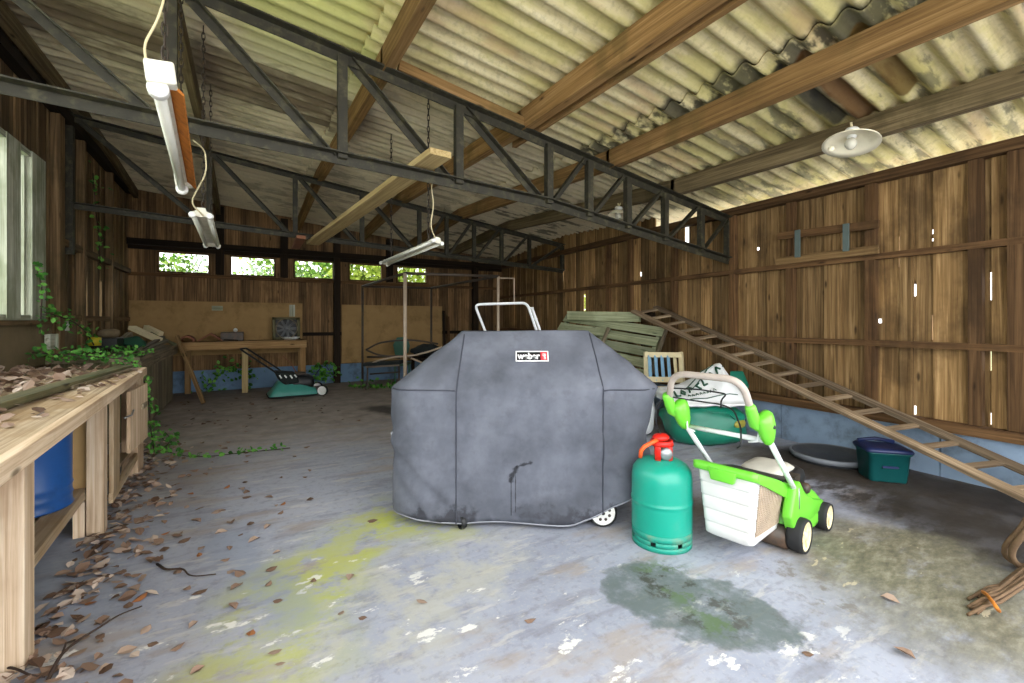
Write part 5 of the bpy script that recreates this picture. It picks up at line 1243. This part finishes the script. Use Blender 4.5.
vine('ivy runner creeping across the bare floor from the workbench end', [pz(168, 452, .01), pz(190, 457, .015), pz(215, 456, .012), pz(240, 453, .01), pz(290, 448, .008)], 60, .03, .042, .004, .008)
vine('ivy spray on the floor at the foot of the planked workbench', [pz(160, 452, .01), pz(172, 440, .03), pz(165, 432, .05)], 44, .05, .045, .004, .01)
vine('ivy climbing the painted boards of the side window', [V((-1.5, 5.35, 1.1)), V((-1.5, 5.4, 1.5)), V((-1.52, 5.3, 1.7))], 46, .04, .042)
vine('long ivy stem sloping from the window sill to the far workbench', [V((-1.52, 5.5, 1.28)), V((-1.4, 5.8, 1.2)), V((-1.36, 6.05, 1.08)), V((-1.34, 6.2, .95))], 80, .04, .042)
vine('ivy hanging under the eaves on the side wall between the trusses', [V((-1.5, 6.9, 2.9)), V((-1.5, 7.0, 2.5)), V((-1.5, 7.15, 2.2)), V((-1.5, 7.2, 1.9))], 40, .08, .055)
vine('dark ivy straggling below the timber table', [V((-.6, 9.2, .05)), V((-.3, 9.2, .35)), V((-.1, 9.2, .5)), V((.1, 9.2, .2))], 110, .1, .07, zmin=.02)
vine('ivy clump growing at the foot of the dark rear post', [V((1.05, 9.2, .05)), V((1.3, 9.2, .4)), V((1.45, 9.2, .15))], 120, .1, .08, zmin=.02)
vine('low green weeds on the floor below the tube frame', [pz(352, 386, .02), pz(372, 387, .03), pz(400, 386, .02)], 90, .07, .07, .004, .01)

def twig(label, pts, r, side=None):
    m = MB().tube(arc(pts, .1, 4), [r * (1 - .6 * i / max(1, len(arc(pts, .1, 4)) - 1)) for i in range(len(arc(pts, .1, 4)))], 6)
    if side: m.tube(side, r * .6, 5)
    tag(m.build('dry_twig', 'twig'), label, 'twig')
z = lambda x, y, h=.012: pz(x, y, h)
twig('long forked dry twig on the floor near the workbench leg', [z(48, 680), z(60, 655, .03), z(78, 640, .03), z(100, 627, .03), z(118, 615, .02), z(142, 606)], .006, [z(62, 654, .03), z(66, 643, .03), z(75, 640, .02)])
twig('dry twig on the floor at the bottom edge beside the forked one', [z(-8, 668), z(12, 667, .03), z(30, 675, .03), z(45, 677)], .005)
twig('crooked thin twig lying alone on open floor beyond the forked one', [z(157, 564), z(166, 570, .02), z(183, 568, .02), z(190, 577, .02), z(216, 574)], .006)

def shrub(label, c, rad, n, size, mat, trunk=True):
    t = thing('shrub', label, 'shrub', (c[0], c[1], -.12)); m = MB(); s = lr.random() * 50
    for k in range(n):
        th, ph = lr.random() * 6.283, math.acos(lr.uniform(-1, 1)); rr_ = lr.random() ** .4
        d = V((math.sin(ph) * math.cos(th), math.sin(ph) * math.sin(th), math.cos(ph)))
        k_ = 1 + .35 * mnoise.noise(d * 2.5 + V((s, 0, 0)))
        leaf(m, (c[0] + d.x * rad[0] * rr_ * k_, c[1] + d.y * rad[1] * rr_ * k_, c[2] + d.z * rad[2] * rr_ * k_), lr.uniform(.6, 1.3) * size, (lr.gauss(0, 1), lr.gauss(0, 1), lr.gauss(.5, 1)), lr.random() * 6.3, lr.random(), .1)
    m.build('leaves', mat, t)
    m = MB()
    for k in range(5): m.tube([V((c[0], c[1], -.12)), V((c[0] + lr.gauss(0, .1), c[1], c[2] * .5)), V((c[0] + lr.gauss(0, rad[0] * .5), c[1] + lr.gauss(0, rad[1] * .4), c[2] + rad[2] * .5))], [.035, .025, .01], 6)
    m.build('stems', 'twig', t)
shrub('dark leafy shrub seen through the rear window above the table end', (-1.1, 10.7, 2.0), (.6, .5, .6), 900, .085, 'hedge')
shrub('leafy shrub seen through the second rear window', (.55, 11.3, 2.1), (.75, .6, .75), 1500, .085, 'hedge')
shrub('pale green bush filling the third rear window', (1.7, 13.2, 1.9), (1.5, .7, 1.6), 2600, .15, 'hedge')
shrub('yellowing bush behind the rear windows by the dark post', (2.7, 12.0, 2.0), (1.0, .7, 1.5), 2400, .13, 'hedge_yellow')
shrub('green bush behind the last rear window', (3.95, 12.2, 2.0), (1.0, .7, 1.5), 2400, .13, 'hedge_yellow')
shrub('green bush outside the side window with the painted boards', (-4.2, 7.2, 1.6), (1.6, 1.8, 1.7), 2500, .18, 'hedge')
shrub('bush outside the far end of the side wall', (-4.0, 11.0, 1.6), (1.6, 1.4, 1.7), 1600, .2, 'hedge')
shrub('bush growing outside the boarded wall near the rear corner', (7.4, 9.0, 1.4), (.9, 1.3, 1.3), 900, .18, 'hedge_yellow')
